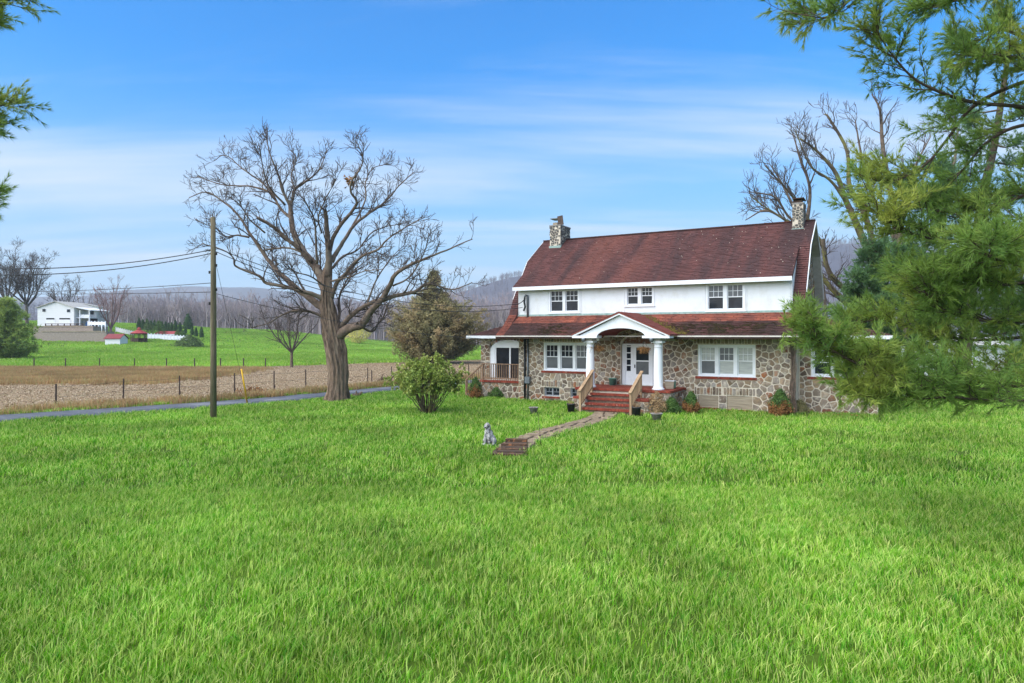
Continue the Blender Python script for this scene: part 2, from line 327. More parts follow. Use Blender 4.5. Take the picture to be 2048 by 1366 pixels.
def build_ground():
    xs = np.unique(np.concatenate([np.linspace(-4800, -600, 8), np.arange(-600, -100, 25), np.arange(-100, -62, 4), np.arange(-62, 30, 0.8), np.arange(30, 200, 10), np.linspace(200, 4800, 12)]))
    ys = np.unique(np.concatenate([np.linspace(-1500, -60, 6), np.arange(-60, 24, 7), np.arange(24, 110, 0.8), np.arange(110, 460, 7), np.linspace(460, 4000, 14)]))
    X, Y = np.meshgrid(xs, ys); Z = hgt(X, Y); V = np.stack([X, Y, Z], -1).reshape(-1, 3)
    n, m = len(xs), len(ys); i = np.arange(m - 1)[:, None] * n + np.arange(n - 1)[None, :]
    Q = np.stack([i, i + 1, i + n + 1, i + n], -1).reshape(-1, 4)
    me = mesh_np('ground', V, Q, None, True)
    for nm, w in (('litter', litter_w(X, Y)), ('dry', dry_w(X, Y))):
        a = me.attributes.new(nm, 'FLOAT', 'POINT'); a.data.foreach_set('value', w.ravel().astype(np.float32))
    m_ = bpy.data.materials.new('ground_cover'); m_.use_nodes = True; nt = m_.node_tree; N = nt.nodes.new; L = nt.links.new
    p = nt.nodes['Principled BSDF']; p.inputs['Roughness'].default_value = 1; p.inputs['Specular IOR Level'].default_value = .1
    g = N('ShaderNodeNewGeometry')
    def noise(s_, d=6):
        o = N('ShaderNodeTexNoise'); o.inputs['Scale'].default_value = s_; o.inputs['Detail'].default_value = d; L(g.outputs['Position'], o.inputs['Vector']); return o.outputs[0]
    def ramp(v, *st):
        r_ = N('ShaderNodeValToRGB'); els = r_.color_ramp.elements
        while len(els) < len(st): els.new(.5)
        for e, (ps, c) in zip(els, st): e.position = ps; e.color = (*lin(c), 1)
        L(v, r_.inputs[0]); return r_.outputs[0]
    def mix(f, a, b):
        x = N('ShaderNodeMix'); x.data_type = 'RGBA'; L(f, x.inputs['Factor']); L(a, x.inputs['A']); L(b, x.inputs['B']); return x.outputs['Result']
    def edge(attr, sc_, amt):
        a = N('ShaderNodeAttribute'); a.attribute_name = attr
        ma = N('ShaderNodeMath'); ma.operation = 'MULTIPLY_ADD'; L(noise(sc_, 5), ma.inputs[0]); ma.inputs[1].default_value = amt; ma.inputs[2].default_value = -amt / 2
        ad = N('ShaderNodeMath'); ad.operation = 'ADD'; L(a.outputs['Fac'], ad.inputs[0]); L(ma.outputs[0], ad.inputs[1])
        r_ = N('ShaderNodeMapRange'); r_.inputs['From Min'].default_value = .38; r_.inputs['From Max'].default_value = .62; L(ad.outputs[0], r_.inputs[0]); return r_.outputs[0]
    grass = ramp(noise(.35), (.3, (60, 80, 27)), (.7, (84, 110, 36)))
    lit = ramp(noise(1.6, 10), (.32, (100, 84, 66)), (.48, (150, 130, 104)), (.6, (120, 112, 78)), (.78, (186, 168, 144)))
    dry = ramp(noise(.8, 8), (.3, (140, 114, 82)), (.5, (184, 152, 112)), (.66, (138, 130, 84)))
    c = mix(edge('litter', .5, .8), grass, lit); c = mix(edge('dry', .3, .9), c, dry); L(c, p.inputs['Base Color'])
    b = N('ShaderNodeBump'); b.inputs['Strength'].default_value = .35; b.inputs['Distance'].default_value = .04; L(noise(11, 6), b.inputs['Height']); L(b.outputs[0], p.inputs['Normal'])
    me.materials.append(m_)
    tag(obj('ground', me), kind='structure')
build_ground()
def strip(name, ctr, width, z, m):
    T = np.gradient(ctr, axis=0); T /= np.linalg.norm(T, axis=1, keepdims=True); Nn = np.c_[-T[:, 1], T[:, 0]]
    jit = 1 + .05 * np.sin(np.arange(len(ctr)) * 1.7) + rng.normal(0, .02, len(ctr))
    L_ = ctr + Nn * (width / 2 * jit)[:, None]; R_ = ctr - Nn * (width / 2 * jit[::-1])[:, None]
    V = np.r_[np.c_[L_, hgt(L_[:, 0], L_[:, 1]) + z], np.c_[R_, hgt(R_[:, 0], R_[:, 1]) + z], np.c_[L_, np.full(len(ctr), -.05)], np.c_[R_, np.full(len(ctr), -.05)]]; n = len(ctr); i = np.arange(n - 1)
    Q = np.concatenate([np.stack([i + n, i + n + 1, i + 1, i], -1), np.stack([i, i + 1, i + 1 + 2 * n, i + 2 * n], -1), np.stack([i + 3 * n, i + 3 * n + 1, i + n + 1, i + n], -1)])
    return tag(obj(name, mesh_np(name, V, Q, m)), kind='structure')
strip('driveway', DRIVE_S, 3.0, .03, M['asphalt'])
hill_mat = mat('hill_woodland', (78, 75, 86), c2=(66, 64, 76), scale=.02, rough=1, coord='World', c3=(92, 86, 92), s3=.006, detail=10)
def ridge(name, pts, y0, yr, y1, seed):
    pts = np.array(pts, float); xs = np.linspace(pts[0, 0], pts[-1, 0], 150); zc = np.interp(xs, pts[:, 0], pts[:, 1]); k = np.ones(7) / 7; zc = np.convolve(np.pad(zc, 3, 'edge'), k, 'valid')
    r_ = np.random.default_rng(seed); ph = r_.uniform(0, 6, 6)
    ts = np.concatenate([np.linspace(0, 1, 40), np.linspace(1, 2, 14)[1:]]); rows = []
    for t in ts:
        y = y0 + (yr - y0) * t if t <= 1 else yr + (y1 - yr) * (t - 1)
        s_ = float(smooth(-.05, 1, t)) if t <= 1 else 1 - float(smooth(0, 1, t - 1))
        wob = sum(np.sin(xs * f_ / (yr * .12) + ph[i] + t * 3) / (i + 1.5) for i, f_ in enumerate((1, 2.3, 4.1, 7.7)))
        rows.append(np.c_[xs * (y / yr * .5 + .5), np.full(len(xs), y), zc * s_ * (1 + .05 * wob) - 1.0 * (1 - s_)])
    V = np.concatenate(rows); n, m = len(xs), len(ts); i = np.arange(m - 1)[:, None] * n + np.arange(n - 1)[None, :]
    Q = np.stack([i, i + 1, i + n + 1, i + n], -1).reshape(-1, 4)
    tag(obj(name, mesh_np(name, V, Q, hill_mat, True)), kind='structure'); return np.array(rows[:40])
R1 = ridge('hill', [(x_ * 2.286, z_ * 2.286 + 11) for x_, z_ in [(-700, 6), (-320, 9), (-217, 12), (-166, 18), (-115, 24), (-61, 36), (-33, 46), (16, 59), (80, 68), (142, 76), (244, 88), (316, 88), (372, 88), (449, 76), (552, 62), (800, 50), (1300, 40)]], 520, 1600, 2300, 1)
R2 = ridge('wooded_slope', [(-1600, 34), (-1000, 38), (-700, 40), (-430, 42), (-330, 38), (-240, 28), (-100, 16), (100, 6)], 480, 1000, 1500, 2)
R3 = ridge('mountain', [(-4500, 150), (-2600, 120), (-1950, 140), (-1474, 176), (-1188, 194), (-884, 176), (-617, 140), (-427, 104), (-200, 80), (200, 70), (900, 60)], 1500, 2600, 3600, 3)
# ------------------------------------------------------------------ scattering (uncountable stuff only)
def scatter(name, pts, rz, scl, coll, mat_=None, tilt=None, pick=None):
    me = bpy.data.meshes.new(name); pts = np.asarray(pts, np.float32); me.vertices.add(len(pts)); me.vertices.foreach_set('co', pts.ravel())
    for nm, v in (('rz', rz), ('scl', scl), ('tlt', np.zeros(len(pts)) if tilt is None else tilt)):
        a = me.attributes.new(nm, 'FLOAT', 'POINT'); a.data.foreach_set('value', np.asarray(v, np.float32))
    o = obj(name, me); tag(o, kind='stuff')
    ng = bpy.data.node_groups.new(name + '_scatter', 'GeometryNodeTree'); ng.interface.new_socket('Geometry', in_out='INPUT', socket_type='NodeSocketGeometry'); ng.interface.new_socket('Geometry', in_out='OUTPUT', socket_type='NodeSocketGeometry')
    N = ng.nodes.new; L = ng.links.new; gi = N('NodeGroupInput'); go = N('NodeGroupOutput'); ip = N('GeometryNodeInstanceOnPoints'); ci = N('GeometryNodeCollectionInfo')
    ci.inputs[0].default_value = coll; ci.inputs['Separate Children'].default_value = True; ci.inputs['Reset Children'].default_value = True
    ip.inputs['Pick Instance'].default_value = True
    def attr(nm):
        a = N('GeometryNodeInputNamedAttribute'); a.data_type = 'FLOAT'; a.inputs['Name'].default_value = nm; return a.outputs[0]
    c = N('ShaderNodeCombineXYZ'); L(attr('rz'), c.inputs[2]); L(attr('tlt'), c.inputs[0])
    L(gi.outputs[0], ip.inputs['Points']); L(ci.outputs[0], ip.inputs['Instance']); L(c.outputs[0], ip.inputs['Rotation']); L(attr('scl'), ip.inputs['Scale']); L(ip.outputs[0], go.inputs[0])
    md = o.modifiers.new('scatter', 'NODES'); md.node_group = ng
    return o
def proto(colname, meshes):
    c = bpy.data.collections.new(colname)
    for i, me in enumerate(meshes): c.objects.link(bpy.data.objects.new('%s_%d' % (colname, i), me))
    return c
# grass
def grass_mat(name, a, b, c, tip, ns=.28):
    m = bpy.data.materials.new(name); m.use_nodes = True; nt = m.node_tree; nt.nodes.clear(); N = nt.nodes.new; L = nt.links.new
    out = N('ShaderNodeOutputMaterial'); p = N('ShaderNodeBsdfPrincipled'); p.inputs['Roughness'].default_value = .55; p.inputs['Specular IOR Level'].default_value = .2
    t = N('ShaderNodeBsdfTranslucent'); ms = N('ShaderNodeMixShader'); ms.inputs[0].default_value = .35
    g = N('ShaderNodeNewGeometry'); oi = N('ShaderNodeObjectInfo'); no = N('ShaderNodeTexNoise'); no.inputs['Scale'].default_value = ns; no.inputs['Detail'].default_value = 4; L(g.outputs['Position'], no.inputs['Vector'])
    r1 = N('ShaderNodeValToRGB'); els = r1.color_ramp.elements
    els.new(.5); els.new(.6); els.new(.7)
    for e, (ps, cc) in zip(els, ((0, a), (.5, b), (.93, c), (.97, (206, 200, 140)), (1, (186, 168, 112)))): e.position = ps; e.color = (*lin(cc), 1)
    L(g.outputs['Random Per Island'], r1.inputs[0])
    r2 = N('ShaderNodeMapRange'); r2.inputs['From Min'].default_value = .35; r2.inputs['From Max'].default_value = .65; r2.inputs['To Min'].default_value = .72; r2.inputs['To Max'].default_value = 1.16; L(no.outputs[0], r2.inputs[0])
    h = N('ShaderNodeHueSaturation'); L(r1.outputs[0], h.inputs['Color']); L(r2.outputs[0], h.inputs['Value'])
    mp = N('ShaderNodeMapRange'); mp.inputs['To Min'].default_value = .485; mp.inputs['To Max'].default_value = .515; L(oi.outputs['Random'], mp.inputs[0]); L(mp.outputs[0], h.inputs['Hue'])
    L(h.outputs[0], p.inputs['Base Color']); L(h.outputs[0], t.inputs[0]); L(p.outputs[0], ms.inputs[1]); L(t.outputs[0], ms.inputs[2]); L(ms.outputs[0], out.inputs[0]); return m
GRASS = grass_mat('grass_blade', (66, 126, 12), (122, 182, 30), (206, 224, 122), None)
GRASS_FAR = grass_mat('field_blade', (118, 166, 44), (136, 184, 56), (170, 200, 90), None, .045)
DRYG = grass_mat('dry_blade', (160, 124, 84), (196, 160, 116), (150, 140, 90), None)
def clump(n, rad, h0, h1, wd, m, seed, lean=.45, wind=(.25, .05)):
    r_ = np.random.default_rng(seed); V = []; Q = []
    for i in range(n):
        a = r_.uniform(0, 6.283); d = rad * math.sqrt(r_.uniform()); b = np.array((d * math.cos(a), d * math.sin(a), -.01)); h = r_.uniform(h0, h1)
        az = r_.uniform(0, 6.283); ln = r_.uniform(.05, lean) * h; le = np.array((math.cos(az) * ln + wind[0] * h * r_.uniform(.2, 1), math.sin(az) * ln + wind[1] * h, 0))
        fa = r_.uniform(0, 6.283); s_ = np.array((math.cos(fa), math.sin(fa), 0)) * wd * r_.uniform(.6, 1.1) / 2
        k = len(V); m1 = b + le * .3 + np.array((0, 0, h * .55)); tp = b + le * 1.15 + np.array((0, 0, h * .92))
        V += [b - s_, b + s_, m1 + s_ * .8, m1 - s_ * .8, tp]; Q += [(k, k + 1, k + 2), (k, k + 2, k + 3), (k + 3, k + 2, k + 4)]
    return mesh_np('clump', np.array(V), np.array(Q), m)
BARE = [(*gnd(977, 889)[:2], .3), (*hw(5.15, -4.1)[:2], .45), (*hw(8.42, -4.15)[:2], .45), (*gnd(1313, 840)[:2], .42), (*gnd(1067, 827)[:2], .36), (*gnd(855, 826)[:2], .5), (*gnd(675, 800)[:2], .95), (*gnd(427, 838)[:2], .25)]
BARE += [(*(np.array(hw(5.15, -4.1)) + (-.15 * k, -.4 * k, 0))[:2], .3) for k in range(1, 3)] + [(*(np.array(hw(8.42, -4.15)) + (.1 * k, -.4 * k, 0))[:2], .3) for k in range(1, 3)] + [(*(gnd(1313, 840) - (0, .5, 0))[:2], .35), (*(gnd(1067, 827) - (0, .45, 0))[:2], .3), (*(gnd(977, 889) - (0, .3, 0))[:2], .25)]
def in_house(X, Y, pad=0.0):
    dx = X - HA[0]; dy = Y - HA[1]; u = dx * UU[0] + dy * UU[1]; w = dx * VV[0] + dy * VV[1]
    main = (u > -.12 - pad) & (u < HL + .12 + pad) & (w > -.1 - pad) & (w < 8.6)
    wing = (u > -3.5 - pad) & (u < 18.0 + pad) & (w > 1.15 - pad) & (w < 7.6); deck = (u > -2.6) & (u < 0) & (w > .1)
    porch = (u > 4.4 - pad) & (u < 9.7 + pad) & (w > -2.75) & (w < 0); steps = (u > 5.3) & (u < 8.4) & (w > -4.3) & (w < 0)
    spots = np.zeros(np.shape(X), bool)
    for sx, sy, sr in BARE: spots = spots | (np.hypot(X - sx, Y - sy) < sr)
    return main | wing | deck | porch | steps | spots
PATH = [gnd(1212, 826), gnd(1196, 838), gnd(1150, 852), gnd(1105, 864), gnd(1062, 878), gnd(1030, 893), gnd(1016, 910)]
PATH_S = smooth_path(PATH, 60)
def on_path(X, Y, wd=.53):
    P = np.stack([X, Y], -1); d = np.full(len(P), 1e9)
    for q in PATH_S: d = np.minimum(d, np.hypot(P[:, 0] - q[0], P[:, 1] - q[1]))
    return d < wd
def grass_pts(y0, y1, dens, kx=.80, pad=1.5, lo=None, hi=None):
    W = kx * y1 + pad; n = int((y1 - y0) * 2 * W * dens); X = rng.uniform(-W, W, n); Y = rng.uniform(y0, y1, n); k = np.abs(X) < kx * Y + pad
    if lo is not None: k &= X > lo
    if hi is not None: k &= X < hi
    X, Y = X[k], Y[k]; w = litter_w(X, Y); k = (rng.uniform(0, 1, len(X)) > w * 1.6 - .1) & (np.abs(drive_side(X, Y)) > 1.55) & ~in_house(X, Y) & ~on_path(X, Y)
    return X[k], Y[k]
def lawn():
    c1 = proto('grass_near', [clump(30, .17, .05, .2, .0135, GRASS, s, lean=.7) for s in range(6)])
    X, Y = grass_pts(4.6, 16, 50); n = len(X)
    scatter('lawn_grass', np.c_[X, Y, np.zeros(n) - .004], rng.uniform(-.5, .5, n) + (rng.uniform(size=n) < .3) * rng.uniform(0, 6, n), rng.uniform(.75, 1.2, n), c1)
    c2 = proto('grass_mid', [clump(30, .25, .05, .2, .023, GRASS, s + 20, lean=.7) for s in range(6)])
    X, Y = grass_pts(16, 58, 15, kx=.78); n = len(X)
    scatter('lawn_grass', np.c_[X, Y, hgt(X, Y)], rng.uniform(-.5, .5, n) + (rng.uniform(size=n) < .3) * rng.uniform(0, 6, n), rng.uniform(.75, 1.25, n), c2)
    c3 = proto('grass_far', [clump(26, .8, .12, .36, .08, GRASS_FAR, s + 40, wind=(.35, .1)) for s in range(5)])
    X, Y = grass_pts(74, 250, 1.25, kx=.80, hi=24); n = len(X)
    scatter('field_grass', np.c_[X, Y, hgt(X, Y)], rng.uniform(0, 6, n), rng.uniform(.7, 1.3, n), c3)
    # dry grass and leaf litter beyond the driveway
    c4 = proto('dry_grass', [clump(34, .4, .15, .6, .04, DRYG, s + 60, wind=(.1, 0)) for s in range(4)])
    X = rng.uniform(-62, -20, 26000); Y = rng.uniform(46, 80, 26000); k = rng.uniform(size=26000) < dry_w(X, Y) * .8; X, Y = X[k], Y[k]; n = len(X)
    X2 = rng.uniform(-24, 2, 9000); Y2 = rng.uniform(30, 60, 9000); ds = drive_side(X2, Y2); k = (ds > 1.6) & (ds < 3.6) & (rng.uniform(size=9000) < .7); X = np.r_[X, X2[k]]; Y = np.r_[Y, Y2[k]]; n = len(X)
    scatter('dry_grass', np.c_[X, Y, hgt(X, Y)], rng.uniform(0, 6, n), rng.uniform(.5, 1.0, n), c4)
    lm = mat('fallen_leaf', (150, 116, 92), rough=.9, rand='island', stops=[(0, (122, 98, 74)), (.4, (160, 136, 108)), (.7, (196, 178, 154)), (1, (106, 88, 66))])
    def leaves(seed, n=34, rad=.9, s0=.025, s1=.055):
        r_ = np.random.default_rng(seed); V = []; Q = []
        for i in range(n):
            c = np.array((r_.uniform(-rad, rad), r_.uniform(-rad, rad), r_.uniform(.005, .05))); a = r_.uniform(0, 6.28); s_ = r_.uniform(s0, s1); e = np.array((math.cos(a), math.sin(a), r_.uniform(-.4, .4))) * s_; g_ = np.array((-math.sin(a), math.cos(a), r_.uniform(-.4, .4))) * s_ * .55
            k = len(V); V += [c - e, c + g_, c + e + (0, 0, .02), c - g_]; Q.append((k, k + 1, k + 2, k + 3))
        return mesh_np('leaves', np.array(V), np.array(Q), lm)
    c5 = proto('leaf_litter', [leaves(s) for s in range(4)])
    X = rng.uniform(-62, 12, 16000); Y = rng.uniform(28, 104, 16000); k = rng.uniform(size=16000) < litter_w(X, Y) * (1 - .85 * dry_w(X, Y)); X, Y = X[k], Y[k]; n = len(X)
    scatter('leaf_litter', np.c_[X, Y, hgt(X, Y)], rng.uniform(0, 6, n), rng.uniform(.8, 1.4, n), c5)
lawn()
# ------------------------------------------------------------------ bare trees
def grow(tb, P, rad, level, maxl, r_, upb, lenk, nk, min_r, ang=(.5, 1.0), tight=1.0, stop=None, sides=(6, 5, 4, 3, 3)):
    """children of the limb P with radii rad, recursively, as tubes in tb"""
    L_ = np.linalg.norm(np.diff(P, axis=0), axis=1).sum(); n = max(2, int(nk[level] * L_ ** .6 + r_.uniform(0, 1)))
    T = unit(np.gradient(P, axis=0))
    for i in range(n):
        t = 1 - .85 * r_.uniform(0, 1) ** 1.25; x = t * (len(P) - 1); j = min(int(x), len(P) - 2); q = x - j
        p0 = P[j] * (1 - q) + P[j + 1] * q; rr = rad[j] * (1 - q) + rad[j + 1] * q; tg = unit(T[j] * (1 - q) + T[j + 1] * q)
        a = r_.uniform(*ang) * tight; rd = unit(np.cross(tg, r_.normal(size=3))); d = unit(tg * math.cos(a) + rd * math.sin(a) + np.array((0, 0, upb)))
        l_ = lenk[level] * (1 - .62 * t) * r_.uniform(.6, 1.25); r0 = max(min_r, min(rr * .62, l_ * .035)); m = 6 if level < 2 else 4
        pts = [p0]; dd = d.copy()
        for s_ in range(m - 1):
            dd = unit(dd + r_.normal(0, .16, 3) + np.array((0, 0, upb * .22))); pts.append(pts[-1] + dd * l_ / (m - 1))
        pts = np.array(pts); rd_ = np.linspace(r0, max(min_r * .7, r0 * .28), m)
        tb.add(pts, rd_, sides[min(level + 1, 4)])
        if level + 1 < maxl: grow(tb, pts, rd_, level + 1, maxl, r_, upb, lenk, nk, min_r, ang, tight, stop, sides)
def simple_tree(seed, H, r0, nl, maxl, upb=.25, spread=.75, lenk=(0, 3, 1.6, .8), nk=(0, 1.5, 1.6, 1.8), min_r=.012, fork=.3, trunk_sides=8, low=False):
    """trunk that forks into nl leaders; returns (trunk tubes, branch tubes)"""
    r_ = np.random.default_rng(seed); t1 = TB(); t2 = TB()
    hf = H * fork; base = np.array((0, 0, -.1)); lean = r_.normal(0, .03, 2) * H
    P = np.array([base, (lean[0] * .1, lean[1] * .1, hf * .35), (lean[0] * .2, lean[1] * .2, hf * .7), (lean[0] * .3, lean[1] * .3, hf)]); t1.add(smooth_path(P, 7), np.linspace(r0 * 1.15, r0 * .8, 7), trunk_sides)
    top = P[-1]
    for k in range(nl):
        a = 6.283 * (k + r_.uniform(-.25, .25)) / nl; out = spread * H * r_.uniform(.25, .55) * (0.35 if k == 0 else 1); hh = H * r_.uniform(.85, 1.0) * (1 if k < 2 else r_.uniform(.7, 1))
        s_ = top - np.array((0, 0, hf * .25 * r_.uniform(0, 1)))
        e = np.array((math.cos(a) * out, math.sin(a) * out, hh)); m1 = s_ + (e - s_) * .33 + np.array((math.cos(a) * out * .16, math.sin(a) * out * .16, 0)); m2 = s_ + (e - s_) * .68 + r_.normal(0, .025 * H, 3)
        Q = smooth_path(np.array([s_, m1, m2, e]), 9); rd = np.linspace(r0 * .55, min_r * 1.5, 9); t2.add(Q, rd, 5 if not low else 3)
        grow(t2, Q, rd, 1, maxl, r_, upb, lenk, nk, min_r, (.45, .95), 1.0, sides=(5, 4, 3, 3, 3))
    return t1, t2
def far_wood():
    ms = []
    for s in range(6):
        a, b = simple_tree(100 + s, 16, .3, 4, 3, upb=.35, spread=.5, lenk=(0, 4.2, 2.0, 0), nk=(0, 1.5, 1.5, 0), min_r=.05, fork=.35, trunk_sides=4, low=True)
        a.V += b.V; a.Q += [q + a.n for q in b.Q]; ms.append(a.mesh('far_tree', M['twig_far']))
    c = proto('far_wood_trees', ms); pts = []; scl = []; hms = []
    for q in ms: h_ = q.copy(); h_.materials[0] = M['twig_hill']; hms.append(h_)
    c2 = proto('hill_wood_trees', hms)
    def put(X, Y, z, s_): pts.append((X, Y, z)); scl.append(s_)
    for i in range(1700):                                   # belt behind the field
        X = rng.uniform(-190, 60); Y = rng.uniform(300, 420); put(X, Y, hz1(X, Y), rng.uniform(.75, 1.2))
    for i in range(130):                                   # nearer wood left of the house
        X = rng.uniform(-50, 34); Y = rng.uniform(270, 310); put(X, Y, hz1(X, Y), rng.uniform(.9, 1.4))
    n = len(pts); scatter('far_wood', np.array(pts), rng.uniform(0, 6, n), np.array(scl), c); pts = []; scl = []
    for rows, n, sz in ((R1, 15000, (.55, .95)), (R2, 3200, (.6, 1.0))):
        for i in range(n):
            t = rng.uniform(0, 39) if i % 5 else rng.uniform(34, 39); a = int(t); k = int(rng.uniform(0, 149)); p = rows[a][k] * (1 - t + a) + rows[min(a + 1, 39)][k] * (t - a)
            p = p + (rows[a][min(k + 1, 149)] - rows[a][k]) * rng.uniform(); px = CX + F * p[0] / p[1]
            if -250 < px < 2250: put(p[0], p[1], p[2] - .5, rng.uniform(*sz))
    n = len(pts); scatter('hill_wood', np.array(pts), rng.uniform(0, 6, n), np.array(scl), c2)
far_wood()
# ------------------------------------------------------------------ the stone house (local frame: u along the front, w into the house, z up)
house = empty('stone_house', HA, -TH)
tag(house, 'fieldstone house with white stucco upper storey, red shingle gambrel roof and columned porch', 'house')
def fu(px, w=0.0):
    b = HA + w * VV; r_ = (px - CX) / F; return (r_ * b[1] - b[0]) / (UU[0] - r_ * UU[1])
def fz(px, py, w=0.0):
    u = fu(px, w); return CH + (HY - py) / F * (HA + u * UU + w * VV)[1]
def clip(poly, n, c):
    """keep n.p <= c"""
    out = []
    for i in range(len(poly)):
        a, b = poly[i], poly[(i + 1) % len(poly)]; da = n[0] * a[0] + n[1] * a[1] - c; db = n[0] * b[0] + n[1] * b[1] - c
        if da <= 0: out.append(a)
        if da * db < 0: t = da / (da - db); out.append((a[0] + (b[0] - a[0]) * t, a[1] + (b[1] - a[1]) * t))
    return out
def area(p): return .5 * abs(sum(p[i][0] * p[(i + 1) % len(p)][1] - p[(i + 1) % len(p)][0] * p[i][1] for i in range(len(p))))
def cells(bound, openings, spacing, gap, seed, aspect=1.25):
    r_ = random.Random(seed); xs = [p[0] for p in bound]; zs = [p[1] for p in bound]; S = []
    tries = int((max(xs) - min(xs)) * (max(zs) - min(zs)) / spacing ** 2 * 40)
    for _ in range(tries):
        p = (r_.uniform(min(xs), max(xs)), r_.uniform(min(zs), max(zs))); sp = spacing * r_.uniform(.5, 1.25)
        if any(o[0] - .05 < p[0] < o[1] + .05 and o[2] - .05 < p[1] < o[3] + .05 for o in openings): continue
        if all(((p[0] - q[0]) / aspect) ** 2 + ((p[1] - q[1]) * 1.0) ** 2 > sp ** 2 for q in S): S.append(p)
    out = []
    for p in S:
        poly = list(bound); near = sorted(S, key=lambda q: (q[0] - p[0]) ** 2 + (q[1] - p[1]) ** 2)[1:22]
        for q in near:
            n = (q[0] - p[0], q[1] - p[1]); l_ = math.hypot(*n); n = (n[0] / l_, n[1] / l_); c = n[0] * (p[0] + q[0]) / 2 + n[1] * (p[1] + q[1]) / 2 - gap / 2
            poly = clip(poly, n, c)
            if len(poly) < 3: break
        for o in openings:
            if len(poly) < 3: break
            px_ = [v[0] for v in poly]; pz_ = [v[1] for v in poly]
            if max(px_) <= o[0] or min(px_) >= o[1] or max(pz_) <= o[2] or min(pz_) >= o[3]: continue
            d = [(o[0] - p[0], (1, 0), o[0] - gap / 2), (p[0] - o[1], (-1, 0), -o[1] - gap / 2), (o[2] - p[1], (0, 1), o[2] - gap / 2), (p[1] - o[3], (0, -1), -o[3] - gap / 2)]
            _, n, c = max(d); poly = clip(poly, n, c)
        if len(poly) >= 3 and area(poly) > .012: out.append(poly)
    return out
def stone_mesh(poly, fn, r_, proud=.035):
    """poly in plane coordinates; fn(a, b, d) gives the 3D point d in front of the wall"""
    ck = []
    n0 = len(poly)
    for i in range(n0):                                    # knock the sharp corners off
        a, b, c = poly[i - 1], poly[i], poly[(i + 1) % n0]; r1, r2 = r_.uniform(.03, .16), r_.uniform(.03, .16)
        if n0 < 9: ck += [(b[0] + (a[0] - b[0]) * r1, b[1] + (a[1] - b[1]) * r1), (b[0] + (c[0] - b[0]) * r2, b[1] + (c[1] - b[1]) * r2)]
        else: ck.append(b)
    n = len(ck); cx = sum(p[0] for p in ck) / n; cz = sum(p[1] for p in ck) / n; d = proud * r_.uniform(.55, 1.3); tx, tz = r_.uniform(-.05, .05), r_.uniform(-.05, .05)
    V = [fn(a, b, -.02) for a, b in ck] + [fn(cx + (a - cx) * .9, cz + (b - cz) * .9, d * .85 + tx * (a - cx) + tz * (b - cz)) for a, b in ck] + [fn(cx, cz, d * 1.25)]
    Fc = [(i, (i + 1) % n, n + (i + 1) % n, n + i) for i in range(n)] + [(n + i, n + (i + 1) % n, 2 * n) for i in range(n)]
    return V, Fc
def soldiers(u0, u1, z0, z1, r_):
    out = []; x = u0
    while x < u1 - .06:
        w_ = r_.uniform(.1, .2); e = min(x + w_, u1); j = r_.uniform(-.05, .03); out.append([(x + .015, z0 + .01), (e - .015, z0 + .01), (e - .012, z1 + j), (x + .012, z1 + j)]); x = e
    return out
def holes_wall(name, fn_box, u0, u1, z0, z1, openings, m, parent):
    xs = sorted({u0, u1, *[min(max(o[0], u0), u1) for o in openings], *[min(max(o[1], u0), u1) for o in openings]}); zs = sorted({z0, z1, *[min(max(o[2], z0), z1) for o in openings], *[min(max(o[3], z0), z1) for o in openings]}); mb = MB()
    for a, b in zip(xs[:-1], xs[1:]):
        run = None
        for c, d in zip(zs[:-1], zs[1:]):
            mx, mz = (a + b) / 2, (c + d) / 2
            if any(o[0] < mx < o[1] and o[2] < mz < o[3] for o in openings):
                if run: fn_box(mb, a, b, *run)
                run = None
            else: run = (run[0], d) if run else (c, d)
        if run: fn_box(mb, a, b, *run)
    return mb.build(name, m, parent)
O_WL = (1.57, 4.36, 1.70, 3.24); O_WR = (10.12, 12.83, 1.64, 3.18); O_D = (6.10, 8.34, 1.05, 3.74)
O_B1 = (1.60, 2.55, .28, .78); O_B2 = (3.19, 4.10, .28, .78); O_P1 = (10.12, 11.09, .13, .69); O_P2 = (11.5, 12.69, .09, .73)
OPEN = [O_WL, O_WR, O_D, O_B1, O_B2, O_P1, O_P2]
rr = random.Random(3)
wall = holes_wall('wall', lambda mb, a, b, c, d: mb.box(a, b, 0, .3, c, d), 0, HL, -.15, 4.68, OPEN, M['mortar'], house)
bands = [(1.35, 4.55, 3.27, 3.62), (9.9, 13.05, 3.21, 3.6), (1.45, 2.7, .80, 1.14), (3.05, 4.25, .80, 1.14), (9.95, 11.25, .72, 1.1), (11.35, 12.85, .75, 1.12)]
sills = [(1.45, 4.42, 1.56, 1.70), (10.0, 12.9, 1.49, 1.64), (1.5, 2.6, .16, .28), (10.1, 11.12, 0.0, .13), (11.48, 12.72, -.02, .09)]
front = cells([(0.02, .0), (HL - .02, .0), (HL - .02, 3.72), (.02, 3.72)], OPEN + bands + sills, .33, .036, 11)
f_main = lambda a, b, d: (a, -d, b)
stones = [(p, f_main, 1.0) for p in front]
for b in bands: stones += [(p, f_main, .9) for p in soldiers(*b, rr)]
